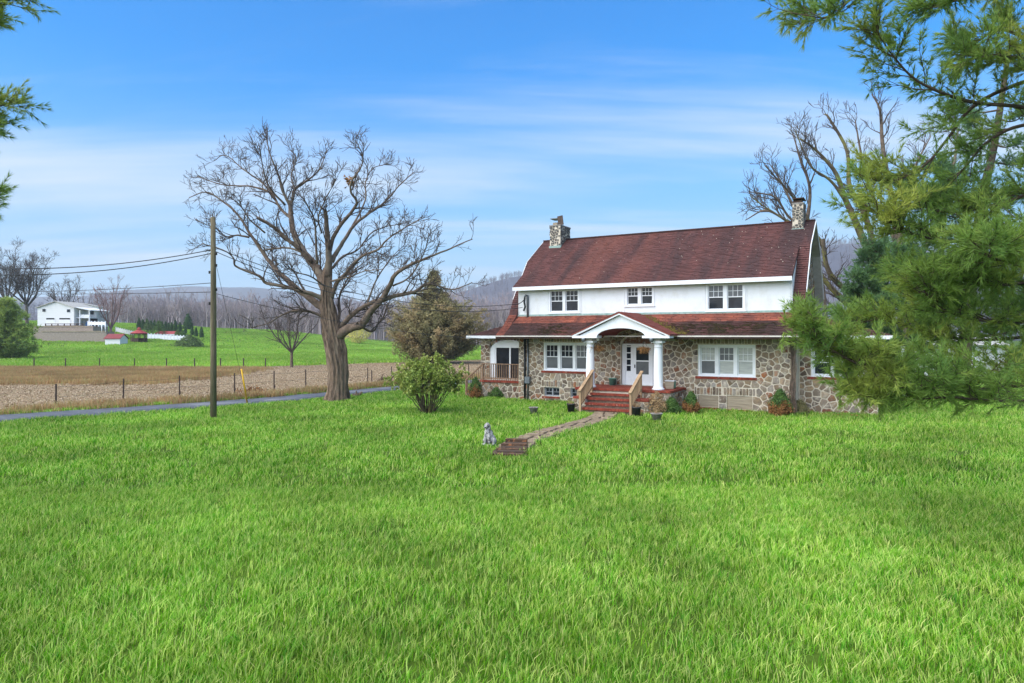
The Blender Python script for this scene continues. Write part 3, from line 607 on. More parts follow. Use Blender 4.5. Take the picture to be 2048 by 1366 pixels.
# right wing, left wing, deck base, porch base
O_RW = (15.11, 17.45, 1.69, 3.5); f13 = lambda a, b, d: (a, 1.3 - d, b)
holes_wall('wing_wall', lambda mb, a, b, c, d: mb.box(a, b, 1.3, 1.6, c, d), HL + .0, 17.9, -.15, 3.75, [O_RW], M['mortar'], house)
stones += [(p, f13, .8) for p in cells([(HL + .05, 0), (17.88, 0), (17.88, 3.6), (HL + .05, 3.6)], [O_RW, (14.95, 17.6, 1.55, 1.69)], .35, .036, 12)]
O_LA = (-2.73, -.12, 1.0, 3.36)
holes_wall('wing_wall', lambda mb, a, b, c, d: mb.box(a, b, 1.3, 1.6, c, d), -3.37, 0, -.15, 3.75, [O_LA], M['mortar'], house)
stones += [(p, f13, .8) for p in cells([(-3.36, 0), (-.02, 0), (-.02, 3.68), (-3.36, 3.68)], [O_LA, (-2.85, 0, .9, 1.0)], .32, .036, 13)]
mb = MB(); mb.box(-2.58, -.02, .2, 1.28, -.15, .90); mb.build('deck_base', M['mortar'], house)
f02 = lambda a, b, d: (a, .2 - d, b)
stones += [(p, f02, .8) for p in cells([(-2.57, 0), (-.03, 0), (-.03, .88), (-2.57, .88)], [], .34, .036, 14)]
mb = MB(); mb.box(4.75, 9.5, -2.55, -.02, -.15, .92); mb.build('porch_base', M['mortar'], house)
f26 = lambda a, b, d: (a, -2.55 - d, b); f95 = lambda a, b, d: (9.5 + d, a, b)
stones += [(p, f26, .8) for p in cells([(4.76, 0), (9.49, 0), (9.49, .9), (4.76, .9)], [(5.55, 8.2, -1, 2)], .34, .036, 15)]
stones += [(p, f95, .7) for p in cells([(-2.54, 0), (-.05, 0), (-.05, .9), (-2.54, .9)], [], .34, .036, 16)]
# gable ends
RP = [(-1.62, 3.62), (-.85, 4.12), (-.15, 4.78), (.36, 5.75), (2.05, 8.04), (4.2, 9.5)]       # roof line, eave to ridge
PROF = RP + [(8.4 - w, z) for w, z in RP[::-1][1:]]
gp = [(0, 3.4), (8.4, 3.4), (8.4, 4.9), (8.04, 5.6), (6.35, 7.9), (4.2, 9.36), (2.05, 7.9), (.36, 5.6), (0, 4.9)]
for u0, u1 in ((HL - .3, HL), (0.0, .3)):
    mb = MB(); n = len(gp); V = [(u0, w, z) for w, z in gp] + [(u1, w, z) for w, z in gp]
    mb.add(V, [tuple(range(n)), tuple(range(2 * n - 1, n - 1, -1))] + [(i, (i + 1) % n, (i + 1) % n + n, i + n) for i in range(n)]); mb.box(u0, u1, .3, 8.4, -.15, 3.4); mb.build('gable_wall', M['mortar'], house)
mb = MB(); mb.box(.3, HL - .3, 8.1, 8.4, -.15, 6.2); mb.build('rear_wall', M['mortar'], house)
fg = lambda a, b, d: (HL + d, a, b)
stones += [(p, fg, .6) for p in cells([(w, z) for w, z in gp], [], .34, .045, 17)]
stones.sort(key=lambda s: -area(s[0]) * s[2])
for p, fn, _ in stones[:300]:
    V, Fc = stone_mesh(p, fn, rr); obj('stone', mesh_np('stone', V, Fc, M['stone']), wall)
mb = MB()
for p, fn, _ in stones[300:]: mb.add(*stone_mesh(p, fn, rr))
tag(mb.build('small_stones', M['stone_i'], house), kind='stuff')
# brick sills
def brick_row(mb, u0, u1, w0, w1, z0, z1, bw=.068, gap=.012, r_=rr):
    x = u0
    while x < u1 - .02:
        e = min(x + bw, u1); mb.box(x, e - gap, w0 + r_.uniform(-.006, .006), w1, z0, z1); x = e
for (a, b, c, d) in sills:
    mb = MB(); brick_row(mb, a, b, -.07, .1, c + .01, d - .012); tag(mb.build('brick_sill', M['brick'], house), kind='stuff')
mb = MB(); brick_row(mb, 14.95, 17.6, 1.22, 1.4, 1.56, 1.68); tag(mb.build('brick_sill', M['brick'], house), kind='stuff')
# windows
def window(u0, u1, z0, z1, w, lights, cas=.11, rail=.045, sm='white', upper=(3, 2), styles=None, proud=.03, split=.5, name='window', fm='white', sill=True):
    """a row of double-hung sashes; styles: per light (upper glass, lower glass)"""
    fr = MB(); fr.box(u0, u1, w - proud, w + .12, z1 - cas, z1); fr.box(u0, u1, w - proud, w + .12, z0, z0 + cas * .8); fr.box(u0, u0 + cas, w - proud + .001, w + .12, z0 + cas * .8, z1 - cas); fr.box(u1 - cas, u1, w - proud + .001, w + .12, z0 + cas * .8, z1 - cas)
    if sill: fr.box(u0 - .04, u1 + .04, w - proud - .04, w + .05, z0 - .035, z0 + .002)
    iu0, iu1 = u0 + cas, u1 - cas; mul = (.16 if cas > .06 else .05) if lights > 1 else 0; lw = (iu1 - iu0 - mul * (lights - 1)) / lights
    for i in range(lights - 1):
        x = iu0 + lw * (i + 1) + mul * i; fr.box(x, x + mul, w - proud + .004, w + .12, z0 + cas * .8, z1 - cas)
    f = fr.build(name, M[fm], house); zb, zt = z0 + cas * .8, z1 - cas; zm = zb + (zt - zb) * split
    for i in range(lights):
        x0 = iu0 + (lw + mul) * i; x1 = x0 + lw; st = (styles or [('glass', 'glass')] * lights)[i]; s_ = MB(); r_ = rail
        for (c, d, dw) in ((zm - .02, zt, .0), (zb, zm + .02, .03)):
            q = w + .03 + (.0 if dw == 0 else .022)
            s_.box(x0, x0 + r_, q, q + .03, c, d); s_.box(x1 - r_, x1, q, q + .03, c, d); s_.box(x0 + r_, x1 - r_, q + .001, q + .03, d - r_, d); s_.box(x0 + r_, x1 - r_, q + .001, q + .03, c, c + r_)
        c_, r2 = upper
        for k in range(1, c_): x = x0 + r_ + (lw - 2 * r_) * k / c_; s_.box(x - .011, x + .011, w + .032, w + .05, zm + .02, zt - r_)
        for k in range(1, r2): z = zm + .02 + (zt - r_ - zm - .02) * k / r2; s_.box(x0 + r_, x1 - r_, w + .034, w + .05, z - .011, z + .011)
        s_.build('sash', M[sm], f)
        mb = MB(); mb.box(x0 + .01, x1 - .01, w + .052, w + .06, zm, zt - .01); mb.build('pane', M[st[0]], f)
        mb = MB(); mb.box(x0 + .01, x1 - .01, w + .078, w + .086, zb + .01, zm); mb.build('pane', M[st[1]], f)
    return f
window(*O_WL, .06, 3, styles=[('glass', 'glass_screen'), ('glass', 'glass_screen'), ('glass_screen', 'glass_screen')])
window(*O_WR, .06, 3, styles=[('glass_blind', 'glass_screen'), ('glass_screen', 'glass_blind'), ('glass_blind', 'glass_blind')])
window(*O_B1, .12, 2, cas=.05, upper=(2, 1), fm='frame_grey', rail=.022, sm='frame_grey', sill=False); window(*O_B2, .12, 2, cas=.05, upper=(2, 1), fm='frame_grey', rail=.022, sm='frame_grey', sill=False)
for o in (O_P1, O_P2):
    mb = MB(); n = 5
    for k in range(n): mb.box(o[0] + .02, o[1] - .02, .03 + .006 * (k % 2), .08, o[2] + (o[3] - o[2]) * k / n + .004, o[2] + (o[3] - o[2]) * (k + 1) / n - .004)
    for k in range(0): pass
    bd = MB(); bd.box(o[0], o[1], .09, .2, o[2], o[3]); b_ = bd.build('window_boarding', M['board'], house)
    for k in range(n):
        q = MB(); q.box(o[0] + .02, o[1] - .02, .03 + .006 * (k % 2), .088, o[2] + (o[3] - o[2]) * k / n + .004, o[2] + (o[3] - o[2]) * (k + 1) / n - .004); q.build('board', M['board'], b_)
UPW = []
def uw(px0, px1, py0, py1, lights, **kw):
    u0, u1 = fu(px0), fu(px1); z1 = fz((px0 + px1) / 2, py0); z0 = fz((px0 + px1) / 2, py1); UPW.append((u0 + .02, u1 - .02, z0 + .02, z1 - .02)); return window(u0, u1, z0, z1, -.02, lights, **kw)
uw(1098, 1160, 577, 626, 2, cas=.10); uw(1251, 1309, 570.5, 612, 2, cas=.10); uw(1412, 1491, 565, 622, 2, cas=.10, styles=[('glass_screen', 'glass'), ('glass_screen', 'glass')])
window(15.11, 16.1, 1.69, 3.05, 1.36, 1, upper=(2, 2), styles=[('glass', 'glass')]); window(16.3, 17.45, 1.69, 3.05, 1.36, 1, upper=(2, 2))
# arched head over the right wing window
def arc(u0, u1, z0, rise, n=20): return [(u0 + (u1 - u0) * (1 - math.cos(math.pi * i / n)) / 2, z0 + rise * math.sin(math.pi * i / n)) for i in range(n + 1)]
def arch_trim(u0, u1, z0, rise, w, th, dp, m, name='arch_trim'):
    o = arc(u0, u1, z0, rise); i_ = arc(u0 + th, u1 - th, z0, rise - th); mb = MB(); mb.prism(o + i_[::-1], w, w + dp); return mb.build(name, m, house)
mb = MB(); mb.prism(arc(15.11, 17.45, 3.05, .42), 1.42, 1.5); mb.build('arch_panel', M['board'], house)
arch_trim(15.11, 17.45, 3.05, .42, 1.27, .07, .1, M['white'])
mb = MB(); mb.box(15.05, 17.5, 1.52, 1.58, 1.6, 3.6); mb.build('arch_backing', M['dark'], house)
# door
dz0, dh = 1.06, 3.2; dm = 7.22
fr = MB()
for a, b in ((6.12, 6.27), (6.66, 6.76), (7.68, 7.78), (8.17, 8.32)): fr.box(a, b, .14, .26, dz0, dh - .09)
fr.box(6.12, 8.32, .138, .262, dh - .09, dh); df = fr.build('door_frame', M['white'], house)
for a, b in ((6.27, 6.66), (7.78, 8.17)):
    sl = MB(); sl.box(a, b, .2, .24, dz0, 1.75); sl.box(a, a + .08, .19, .24, 1.75, 3.11); sl.box(b - .08, b, .19, .24, 1.75, 3.11)
    for k in range(5): z = 1.75 + k * (3.05 - 1.75) / 4; sl.box(a + .08, b - .08, .191, .24, z - .025, z + .025)
    sl.box(a + .07, b - .07, .185, .2, 1.2, 1.62); s_ = sl.build('sidelight', M['white'], house)
    for k in range(4): z = 1.775 + k * (3.05 - 1.75) / 4; q = MB(); q.box(a + .08, b - .08, .22, .228, z, z + .275); q.build('pane', M['glass'], s_)
sd_ = MB(); sd_.box(6.76, 6.88, .15, .2, dz0, 3.11); sd_.box(7.56, 7.68, .15, .2, dz0, 3.11); sd_.box(6.88, 7.56, .151, .2, 3.0, 3.11); sd_.box(6.88, 7.56, .151, .2, dz0, 1.62); sd_.box(6.88, 7.56, .152, .198, 2.28, 2.34)
dr = sd_.build('storm_door', M['white'], house)
for a, b, mm in ((1.62, 2.28, 'glass_screen'), (2.34, 3.0, 'glass')): q = MB(); q.box(6.87, 7.57, .172, .18, a, b); q.build('pane', M[mm], dr)
q = MB(); q.box(6.8, 6.84, .1, .15, 1.95, 2.12); q.build('handle', M['black'], dr)
mb = MB(); mb.prism(arc(6.12, 8.32, dh, .52), .2, .28); mb.build('tympanum', M['stone'], house)
arch_trim(6.08, 8.36, dh, .56, -.03, .08, .3, M['beige_ceiling'])
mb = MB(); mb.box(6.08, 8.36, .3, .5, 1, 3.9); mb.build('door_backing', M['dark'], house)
for k in range(17):                                        # voussoirs round the door
    t0, t1 = math.pi * k / 17 + .02, math.pi * (k + 1) / 17 - .02; ri, ro = 1.0, 1.27; P_ = [(dm - math.cos(t) * 1.15 * q_, dh + math.sin(t) * (.57 if q_ == ri else .82)) for t, q_ in ((t0, ri), (t1, ri), (t1, ro), (t0, ro))]
    V, Fc = stone_mesh(P_, lambda a, b, d: (a, -.03 - d, b), rr, .03); obj('voussoir', mesh_np('voussoir', V, Fc, M['stone']), wall)
# upper storey
st = holes_wall('stucco_wall', lambda mb, a, b, c, d: mb.box(a, b, -.02, .2, c, d), .02, 14.42, 4.66, 6.3, UPW, M['stucco'], house)
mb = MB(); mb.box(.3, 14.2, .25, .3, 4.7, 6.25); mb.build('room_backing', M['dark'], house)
for u in (fu(1096), fu(1162), fu(1249), fu(1410), fu(1493)):
    mb = MB(); mb.box(u - .02, u + .02, -.045, -.021, 4.75, 6.2); mb.build('trim_strip', M['stucco'], st)
mb = MB(); mb.box(0.0, 14.45, -.06, -.022, 4.70, 4.80); mb.build('flashing', M['copper'], house)
for u0, u1 in ((14.38, 14.46), (-.02, .06)):
    mb = MB(); cp = [(-.02, 4.7), (-.02, 6.27), (1.9, 7.82), (.3, 5.62)]; V = [(u0, w, z) for w, z in cp] + [(u1, w, z) for w, z in cp]
    mb.add(V, [(0, 1, 2, 3), (7, 6, 5, 4), (0, 4, 5, 1), (1, 5, 6, 2), (2, 6, 7, 3), (3, 7, 4, 0)]); mb.build('dormer_cheek', M['stucco'], house)
# roof
def slab(prof, th, u0, u1, m, name):
    mb = MB(); n = len(prof); q = prof + [(w, z - th) for w, z in prof[::-1]]; k = len(q)
    V = [(u0, w, z) for w, z in q] + [(u1, w, z) for w, z in q]
    Fc = [(i, (i + 1) % k, (i + 1) % k + k, i + k) for i in range(k)]
    for i in range(n - 1): Fc += [(i, k - 1 - i, k - 2 - i, i + 1), (i + k, i + 1 + k, 2 * k - 2 - i, 2 * k - 1 - i)]
    mb.add(V, Fc); return mb.build(name, m, house)
U0, U1 = -.56, 15.0
roof = slab(PROF[4:7], .16, U0, U1, M['shingle_dark'], 'roof')
slab(RP[:5], .14, U0, -.03, M['shingle_dark'], 'roof_flare'); slab(RP[:5], .14, 14.47, U1, M['shingle_dark'], 'roof_flare')
slab([(8.4 - w, z) for w, z in RP[::-1][1:]], .14, U0, U1, M['soffit'], 'rear_roof')
DE = (-.42, 6.32)
slab([(w, z - .168) for w, z in PROF[3:6]], .02, HL + .02, U1 - .01, M['soffit'], 'rake_soffit'); slab([(w, z - .168) for w, z in PROF[5:8]], .02, HL + .02, U1 - .01, M['soffit'], 'rake_soffit')
slab([DE, (2.05, 8.04)], .17, -.16, 14.5, M['shingle_dark'], 'dormer_roof')
for uu in (U0 - .045, U1 + .005):
    for i in range(3, 7):
        (wa, za), (wb, zb_) = PROF[i], PROF[i + 1]; mb = MB(); mb.add([(x_, w, z) for x_ in (uu, uu + .04) for w, z in ((wa, za - .11), (wb, zb_ - .11), (wb, zb_ - .01), (wa, za - .01))], [(0, 1, 2, 3), (7, 6, 5, 4), (0, 4, 5, 1), (1, 5, 6, 2), (2, 6, 7, 3), (3, 7, 4, 0)]); mb.build('rake_board', M['white'], house)
PENT = [(-1.62, 3.62), (0.0, 4.72)]
slab(PENT, .12, -.03, 5.75, M['shingle_dark'], 'pent_roof'); slab(PENT, .12, 8.4, 14.47, M['shingle_dark'], 'pent_roof'); slab([(-.75, 4.211), (0, 4.72)], .12, 5.75, 8.4, M['shingle_dark'], 'pent_roof')
def shingles(name, A, B, s_lim, m, mat_fn=None, expo=.14, tab=.30, r_=rr, parent=None, lift=.03):
    """courses from the low edge A to the high edge B in the (w, z) plane, s along u"""
    (w0, z0), (w1, z1) = A, B; L_ = math.hypot(w1 - w0, z1 - z0); tw, tz = (w1 - w0) / L_, (z1 - z0) / L_; nw, nz = -tz, tw; mb = MB(); k = 0
    if nz < 0: nw, nz = -nw, -nz
    nc = max(1, round(L_ / expo)); e = L_ / nc
    for j in range(nc):
        t0, t1 = j * e - .01, (j + 1) * e + .01; a, b = s_lim((t0 + t1) / 2 / L_); x = a - (tab * .5 if j % 2 else 0) - r_.uniform(0, .1)
        while x < b:
            x0, x1 = max(x, a), min(x + tab * r_.uniform(.92, 1.08), b); x += tab
            if x1 - x0 < .03: continue
            g = .006; h = lift * r_.uniform(.7, 1.35); dj = r_.uniform(-.008, .008)
            P = lambda s_, t, hh: (s_, w0 + tw * t + nw * hh, z0 + tz * t + nz * hh)
            mb.add([P(x0 + g, t0 + dj, h), P(x1 - g, t0 + dj, h), P(x1 - g, t1, .006), P(x0 + g, t1, .006), P(x0 + g, t0 + dj, .0), P(x1 - g, t0 + dj, .0)], [(0, 1, 2, 3), (4, 5, 1, 0), (4, 0, 3), (1, 5, 2)])
    o = mb.build(name, m, parent or house); tag(o, kind='stuff'); return o
brk = (2.05, 8.04)
fr_b = math.hypot(brk[0] - DE[0], brk[1] - DE[1]) / math.hypot(4.2 - DE[0], 9.5 - DE[1])
shingles('shingles', DE, brk, lambda t: (-.17, 14.51), M['shingle'], parent=roof)
shingles('shingles', brk, (4.2, 9.5), lambda t: (U0, U1), M['shingle'], parent=roof)
mid = (-1.62 + 1.62 * .62, 3.62 + 1.1 * .62)
shingles('shingles', PENT[0], mid, lambda t: (-.05, 5.74), M['shingle_dark'], parent=roof); shingles('shingles', PENT[0], mid, lambda t: (8.41, 14.49), M['shingle_dark'], parent=roof)
shingles('shingles', mid, PENT[1], lambda t: (-.05, 14.49), M['shingle_rust'], parent=roof)
for a, b in ((U0, -.05), (14.49, U1)):
    for i in range(4): shingles('shingles', RP[i], RP[i + 1], lambda t: (a, b), M['shingle_rust'] if i < 2 and a < 0 else M['shingle'], parent=roof, lift=.035)
mb = MB(); mb.prism([(U0, 9.49), (U1, 9.49), (U1, 9.55), (U0, 9.55)], 4.08, 4.32); mb.build('ridge_cap', M['shingle_dark'], roof)
mb = MB(); mb.box(U0, U1 - .0, -1.68, -1.625, 3.555, 3.62); mb.build('gutter', M['beige_ceiling'], house)
mb = MB(); mb.box(-.16, 14.5, -.47, -.425, 6.13, 6.33); mb.build('fascia', M['white'], house)
for a, b in ((U0, 5.2), (9.0, U1)): mb = MB(); mb.box(a, b, -1.6, -.01, 3.46, 3.5); mb.build('soffit', M['dark_plank'], house)
# missing and mossy tabs on the pent roof
mb = MB()
for i in range(330):
    c = rr.choice([(2.6, .9), (9.6, 1.5), (11.3, .8), (12.9, .9)]); u = rr.gauss(c[0], c[1] * .5); t = rr.uniform(.06, .5); w = -1.62 + 1.62 * t; z = 3.62 + 1.1 * t + .045
    mb.box(u, u + rr.uniform(.08, .28), w, w + .05, z, z + .02)
tag(mb.build('moss_patches', mat('dark_moss', (46, 38, 28), c2=(66, 58, 34), scale=9, rough=1), roof), kind='stuff')
mb = MB()
for i in range(75):
    u = 15 * (1 - rr.random() ** 1.6) - .3; t = rr.uniform(.05, .97); w = DE[0] + (4.2 - DE[0]) * t; z = DE[1] + (9.5 - DE[1]) * t + .035; s_ = rr.uniform(.012, .03)
    mb.box(u, u + s_, w, w + s_, z, z + .012 + s_ * .7)
tag(mb.build('lichen_flecks', M['mortar'], roof), kind='stuff')
# wings' hip roofs
def hip(u_in, u_out, name):
    s = 1 if u_out > u_in else -1; zb, zt = 3.62, 4.78; f0, f1, b0, b1 = .62, 2.45, 7.9, 6.0; uo = u_out
    V = [(u_in, f0, zb), (uo, f0, zb), (uo, b0, zb), (u_in, b0, zb), (u_in, f1, zt), (u_in, b1, zt)]; V += [(a, b, c - .1) for a, b, c in V[:4]]
    Fc = [(0, 1, 4), (1, 2, 5, 4), (2, 3, 5), (0, 4, 5, 3, 9, 6), (6, 7, 1, 0), (7, 8, 2, 1), (8, 9, 3, 2), (9, 8, 7, 6)]
    o = MB().add(V, Fc).build(name, M['shingle_dark'], house)
    L_ = abs(uo - u_in)
    shingles('shingles', (f0, zb), (f1, zt), (lambda t: (u_in, uo - L_ * t)) if s > 0 else (lambda t: (uo + L_ * t, u_in)), M['shingle_dark'], parent=o)
    g = MB(); g.box(min(uo, u_in + .35 * s), max(uo, u_in + .35 * s), f0 - .1, f0 - .004, zb - .16, zb - .0); g.box(min(uo, uo + .09 * s), max(uo, uo + .09 * s), f0 - .1, b0, zb - .16, zb - .0); g.build('fascia', M['white'], house)
hip(HL, 18.5, 'wing_roof'); hip(0, -3.85, 'wing_roof')
mb = MB(); mb.add([(14.62, 1.2, 4.6), (15.02, .3, 3.75), (15.4, .5, 3.72), (14.62, 2.2, 4.82)], [(0, 1, 2, 3)]); mb.build('cricket', M['shingle_clean'], house)
# chimneys
def chimney(u0, u1, w0, w1, z0, z1, seed):
    mb = MB(); mb.box(u0, u1, w0, w1, z0, z1); c = mb.build('chimney', M['mortar'], house); q = MB()
    for bound, fn in (([(u0, z0), (u1, z0), (u1, z1), (u0, z1)], lambda a, b, d: (a, w0 - d, b)), ([(w0, z0), (w1, z0), (w1, z1), (w0, z1)], lambda a, b, d: (u1 + d, a, b)), ([(w0, z0), (w1, z0), (w1, z1), (w0, z1)], lambda a, b, d: (u0 - d, a, b))):
        for p in cells(bound, [], .17, .025, seed): q.add(*stone_mesh(p, fn, rr, .03))
    tag(q.build('chimney_stones', M['chimney_stone'], c), kind='stuff')
    q = MB(); q.box(u0 - .03, u1 + .03, w0 - .03, w1 + .03, z1, z1 + .06); q.build('chimney_cap', M['concrete'], c)
    q = MB(); q.box(u0 - .045, u1 + .045, w0 - .045, w1 + .045, z0, max(z0 + .1, 9.05 if w0 < 4 else z0)); q.build('flashing', M['copper'], c); return c
c1 = chimney(.28, .98, 3.35, 4.75, 8.7, 10.25, 21)
q = MB(); q.box(.36, .66, 3.6, 4.1, 10.31, 10.5); q.build('flue', M['yellow'] if False else M['board'], c1)
q = MB(); q.box(.2, .72, 3.5, 4.2, 10.72, 10.76)
for a, b in ((.28, 3.6), (.62, 3.6), (.28, 4.1), (.62, 4.1)): q.bar((a, b, 10.3), (a, b, 10.72), .03, .03)
q.build('rain_cap', M['metal'], c1)
q = MB(); q.bar((.95, 3.5, 10.3), (.88, 3.5, 10.86), .35, .05, up=(0, 1, 0)); q.build('damper_plate', M['rust'], c1)
c2 = chimney(14.0, 14.5, 3.5, 4.5, 8.8, 10.3, 22)
q = MB(); q.box(14.08, 14.42, 3.7, 4.3, 10.36, 10.5); q.build('flue', M['soil'], c2); q = MB(); q.box(13.98, 14.52, 3.55, 4.45, 10.58, 10.62); q.bar((14.25, 4, 10.5), (14.25, 4, 10.58), .2, .2, up=(1, 0, 0)); q.build('rain_cap', M['dark_plank'], c2)
# porch
mb = MB(); mb.box(4.74, 9.51, -2.58, -.0, .92, .985); mb.build('porch_floor', M['brick_tread'], house)
q = MB(); brick_row(q, 4.70, 9.55, -2.66, -2.5, .945, 1.05); brick_row(q, 4.70, 9.55, -2.49, -2.3, .945, 1.05)
x = -2.3
while x < -.1: q.box(9.35, 9.55, x, x + .09, .945, 1.05); q.box(4.7, 4.9, x, x + .09, .945, 1.05); x += .103
tag(q.build('porch_bricks', M['brick'], house), kind='stuff')
q = MB(); w_ = -2.28
while w_ < -.02: brick_row(q, 4.92, 9.33, w_, w_ + .098, .98, 1.045, bw=.205); w_ += .108
tag(q.build('porch_paving', M['brick'], house), kind='stuff')
for k in range(4):
    z = .84 - .21 * k; wf = -2.66 - .32 * (k + 1); mb = MB(); mb.box(5.68, 8.08, wf + .06, -2.6 - .32 * k + (.1 if k else 0), -.1, z - .03); s_ = mb.build('step', M['step_riser'], house)
    q = MB(); brick_row(q, 5.65, 8.11, wf, wf + .2, z - .105, z, bw=.075); tag(q.build('brick_nosing', M['brick'], s_), kind='stuff')
for a, b in ((5.0, 5.62), (8.14, 8.75)):
    mb = MB(); mb.box(a, b, -3.45, -2.62, -.1, .56); ck = mb.build('cheek_wall', M['mortar'], house); q = MB(); brick_row(q, a - .03, b + .03, -3.5, -2.6, .57, .67); tag(q.build('brick_cap', M['brick'], ck), kind='stuff')
    q = MB()
    for p in cells([(a, 0), (b, 0), (b, .54), (a, .54)], [], .3, .04, int(a * 7)): q.add(*stone_mesh(p, lambda a_, b_, d: (a_, -3.45 - d, b_), rr))
    tag(q.build('cheek_stones', M['stone_i'], ck), kind='stuff')
for u in (5.38, 8.85):
    mb = MB(); mb.lathe([(.29, 0), (.29, .08), (.24, .1), (.235, .16), (.215, .2), (.215, .9), (.2, 1.6), (.18, 1.96), (.178, 2.0), (.2, 2.02), (.2, 2.06), (.178, 2.08), (.178, 2.14), (.21, 2.18), (.21, 2.22)], 24, (u, -2.32, 1.05)); cl = mb.build('column', M['white_worn'], house, True)
    mb = MB(); mb.box(u - .26, u + .26, -2.58, -2.06, 3.271, 3.36); mb.build('capital', M['white'], cl)
    mb = MB(); mb.box(u - .15, u + .15, -2.47, -.0, 3.361, 3.62); mb.build('porch_beam', M['beige_ceiling'], house)
ar = arc(5.85, 8.32, 3.56, .42); ped = [(4.8, 3.56)] + ar + [(9.35, 3.56), (7.07, 4.6)]
mb = MB(); mb.prism(ped, -2.62, -2.5); pd = mb.build('pediment', M['white'], house)
for s_, e in (((4.62, 3.66), (7.07, 4.74)), ((9.52, 3.66), (7.07, 4.74))):
    mb = MB(); mb.prism([(s_[0], s_[1] - .1), (e[0], e[1] - .12), (e[0], e[1]), (s_[0], s_[1] + .02)], -2.8, -2.63); mb.build('raking_board', M['white'], pd)
for a, b in ((4.6, 5.92), (8.22, 9.54)): mb = MB(); mb.box(a, b, -2.8, -2.15, 3.5, 3.62); mb.build('cornice_return', M['white'], pd)
mb = MB(); a_ = arc(5.85, 8.32, 3.565, .42); a2 = arc(5.8, 8.37, 3.565, .46); mb.prism(a2 + a_[::-1], -2.49, -.02); mb.build('barrel_ceiling', M['red_ceiling'], house)
for s_, e in ((4.56, 7.07), (9.58, 7.07)):
    V = [(s_, -2.82, 3.68), (e, -2.82, 4.765), (e, -.03, 4.765), (s_, -.3, 3.68)]; V += [(a, b, c - .07) for a, b, c in V]; mb = MB().add(V, [(0, 1, 2, 3), (7, 6, 5, 4), (0, 4, 5, 1), (1, 5, 6, 2), (2, 6, 7, 3), (3, 7, 4, 0)]); pr = mb.build('porch_roof', M['shingle_clean'], house)
    L_ = math.hypot(e - s_, 1.085); nc = 18; mb = MB(); du = (e - s_) / L_; dz = 1.085 / L_; nu = -dz * (1 if e > s_ else -1); nz = abs(du)
    for j in range(nc):
        t0, t1 = L_ * j / nc - .005, L_ * (j + 1) / nc + .005; y = -2.84 - (.15 if j % 2 else 0)
        while y < -.06:
            y0, y1 = max(y, -2.84) + .005, min(y + .3, -.05) - .005; y += .3
            if y1 - y0 < .03: continue
            h = .022 * rr.uniform(.7, 1.3); P = lambda t, yy, hh: (s_ + du * t + nu * hh, yy, 3.68 + dz * t + nz * hh)
            mb.add([P(t0, y0, h), P(t1, y0, .004), P(t1, y1, .004), P(t0, y1, h), P(t0, y0, 0), P(t0, y1, 0)], [(0, 1, 2, 3), (0, 3, 5, 4)])
    tag(mb.build('shingles', M['shingle_clean'], pr), kind='stuff')
mb = MB()
for i in range(260):
    t = rr.random() ** 1.5; z = 3.66 + t * .9; u = 7.07 + (4.765 - z) / .4323 + rr.gauss(.06, .08 + .16 * (1 - t)); w = -1.62 + (z - 3.62) / .679 + rr.gauss(.02, .06); s_ = rr.uniform(.02, .06)
    b = max(3.62 + (w + 1.62) * .679, 4.765 - (u - 7.07) * .4323) + .02
    mb.add([(u - s_, w, b), (u, w - s_, b), (u + s_, w, b), (u, w + s_, b), (u, w, b + s_ * .9)], [(0, 1, 4), (1, 2, 4), (2, 3, 4), (3, 0, 4)])
tag(mb.build('valley_moss', M['moss'], house), kind='stuff')
# railings of the front steps
def stair_rail(u):
    mb = MB(); mb.box(u - .05, u + .05, -4.12, -4.02, -.05, 1.02); n = mb.build('newel_post', M['wood'], house)
    mb = MB(); mb.box(u - .05, u + .05, -2.74, -2.66, .6, 1.86); mb.build('newel_post', M['wood'], house)
    mb = MB(); mb.bar((u, -4.2, 1.0), (u, -2.55, 1.93), .15, .045); mb.build('handrail', M['wood'], house); mb = MB(); mb.bar((u, -4.05, .3), (u, -2.7, 1.1), .05, .08); mb.build('bottom_rail', M['wood'], house)
    for k in range(10):
        t = (k + .7) / 10.8; w = -4.05 + 1.35 * t; z0 = .3 + .8 * t; mb = MB(); mb.box(u - .02, u + .02, w - .02, w + .02, z0, 1.07 + .76 * t - .03); mb.build('baluster', M['wood'], house)
stair_rail(5.62); stair_rail(8.13)
# deck by the left wing
mb = MB(); mb.box(-2.62, -.02, .12, 1.3, .9, .96); dk = mb.build('deck_floor', M['brick_tread'], house)
q = MB(); brick_row(q, -2.66, -.02, .06, .26, .91, 1.03); tag(q.build('brick_edge', M['brick'], dk), kind='stuff')
for u in (-2.55, -.06): mb = MB(); mb.box(u - .05, u + .05, .14, .24, .95, 2.0); mb.build('rail_post', M['wood_grey'], house)
mb = MB(); mb.box(-2.6, -.02, .12, .26, 1.955, 2.0); mb.build('handrail', M['wood_grey'], house); mb = MB(); mb.box(-2.5, -.1, .17, .21, 1.1, 1.18); mb.build('bottom_rail', M['wood_grey'], house)
for k in range(16): u = -2.4 + 2.28 * k / 15.6; mb = MB(); mb.box(u - .02, u + .02, .165, .215, 1.05, 1.955); mb.build('baluster', M['wood_grey'], house)
mb = MB(); mb.bar((-2.6, .19, 1.9), (-3.72, .19, 1.0), .08, .06); mb.build('handrail', M['wood_grey'], house); mb = MB(); mb.box(-3.75, -3.65, .14, .24, -.05, 1.05); mb.build('newel_post', M['wood_grey'], house)
mb = MB(); mb.bar((-2.6, .19, 1.1), (-3.7, .19, .25), .04, .07); mb.build('bottom_rail', M['wood_grey'], house)
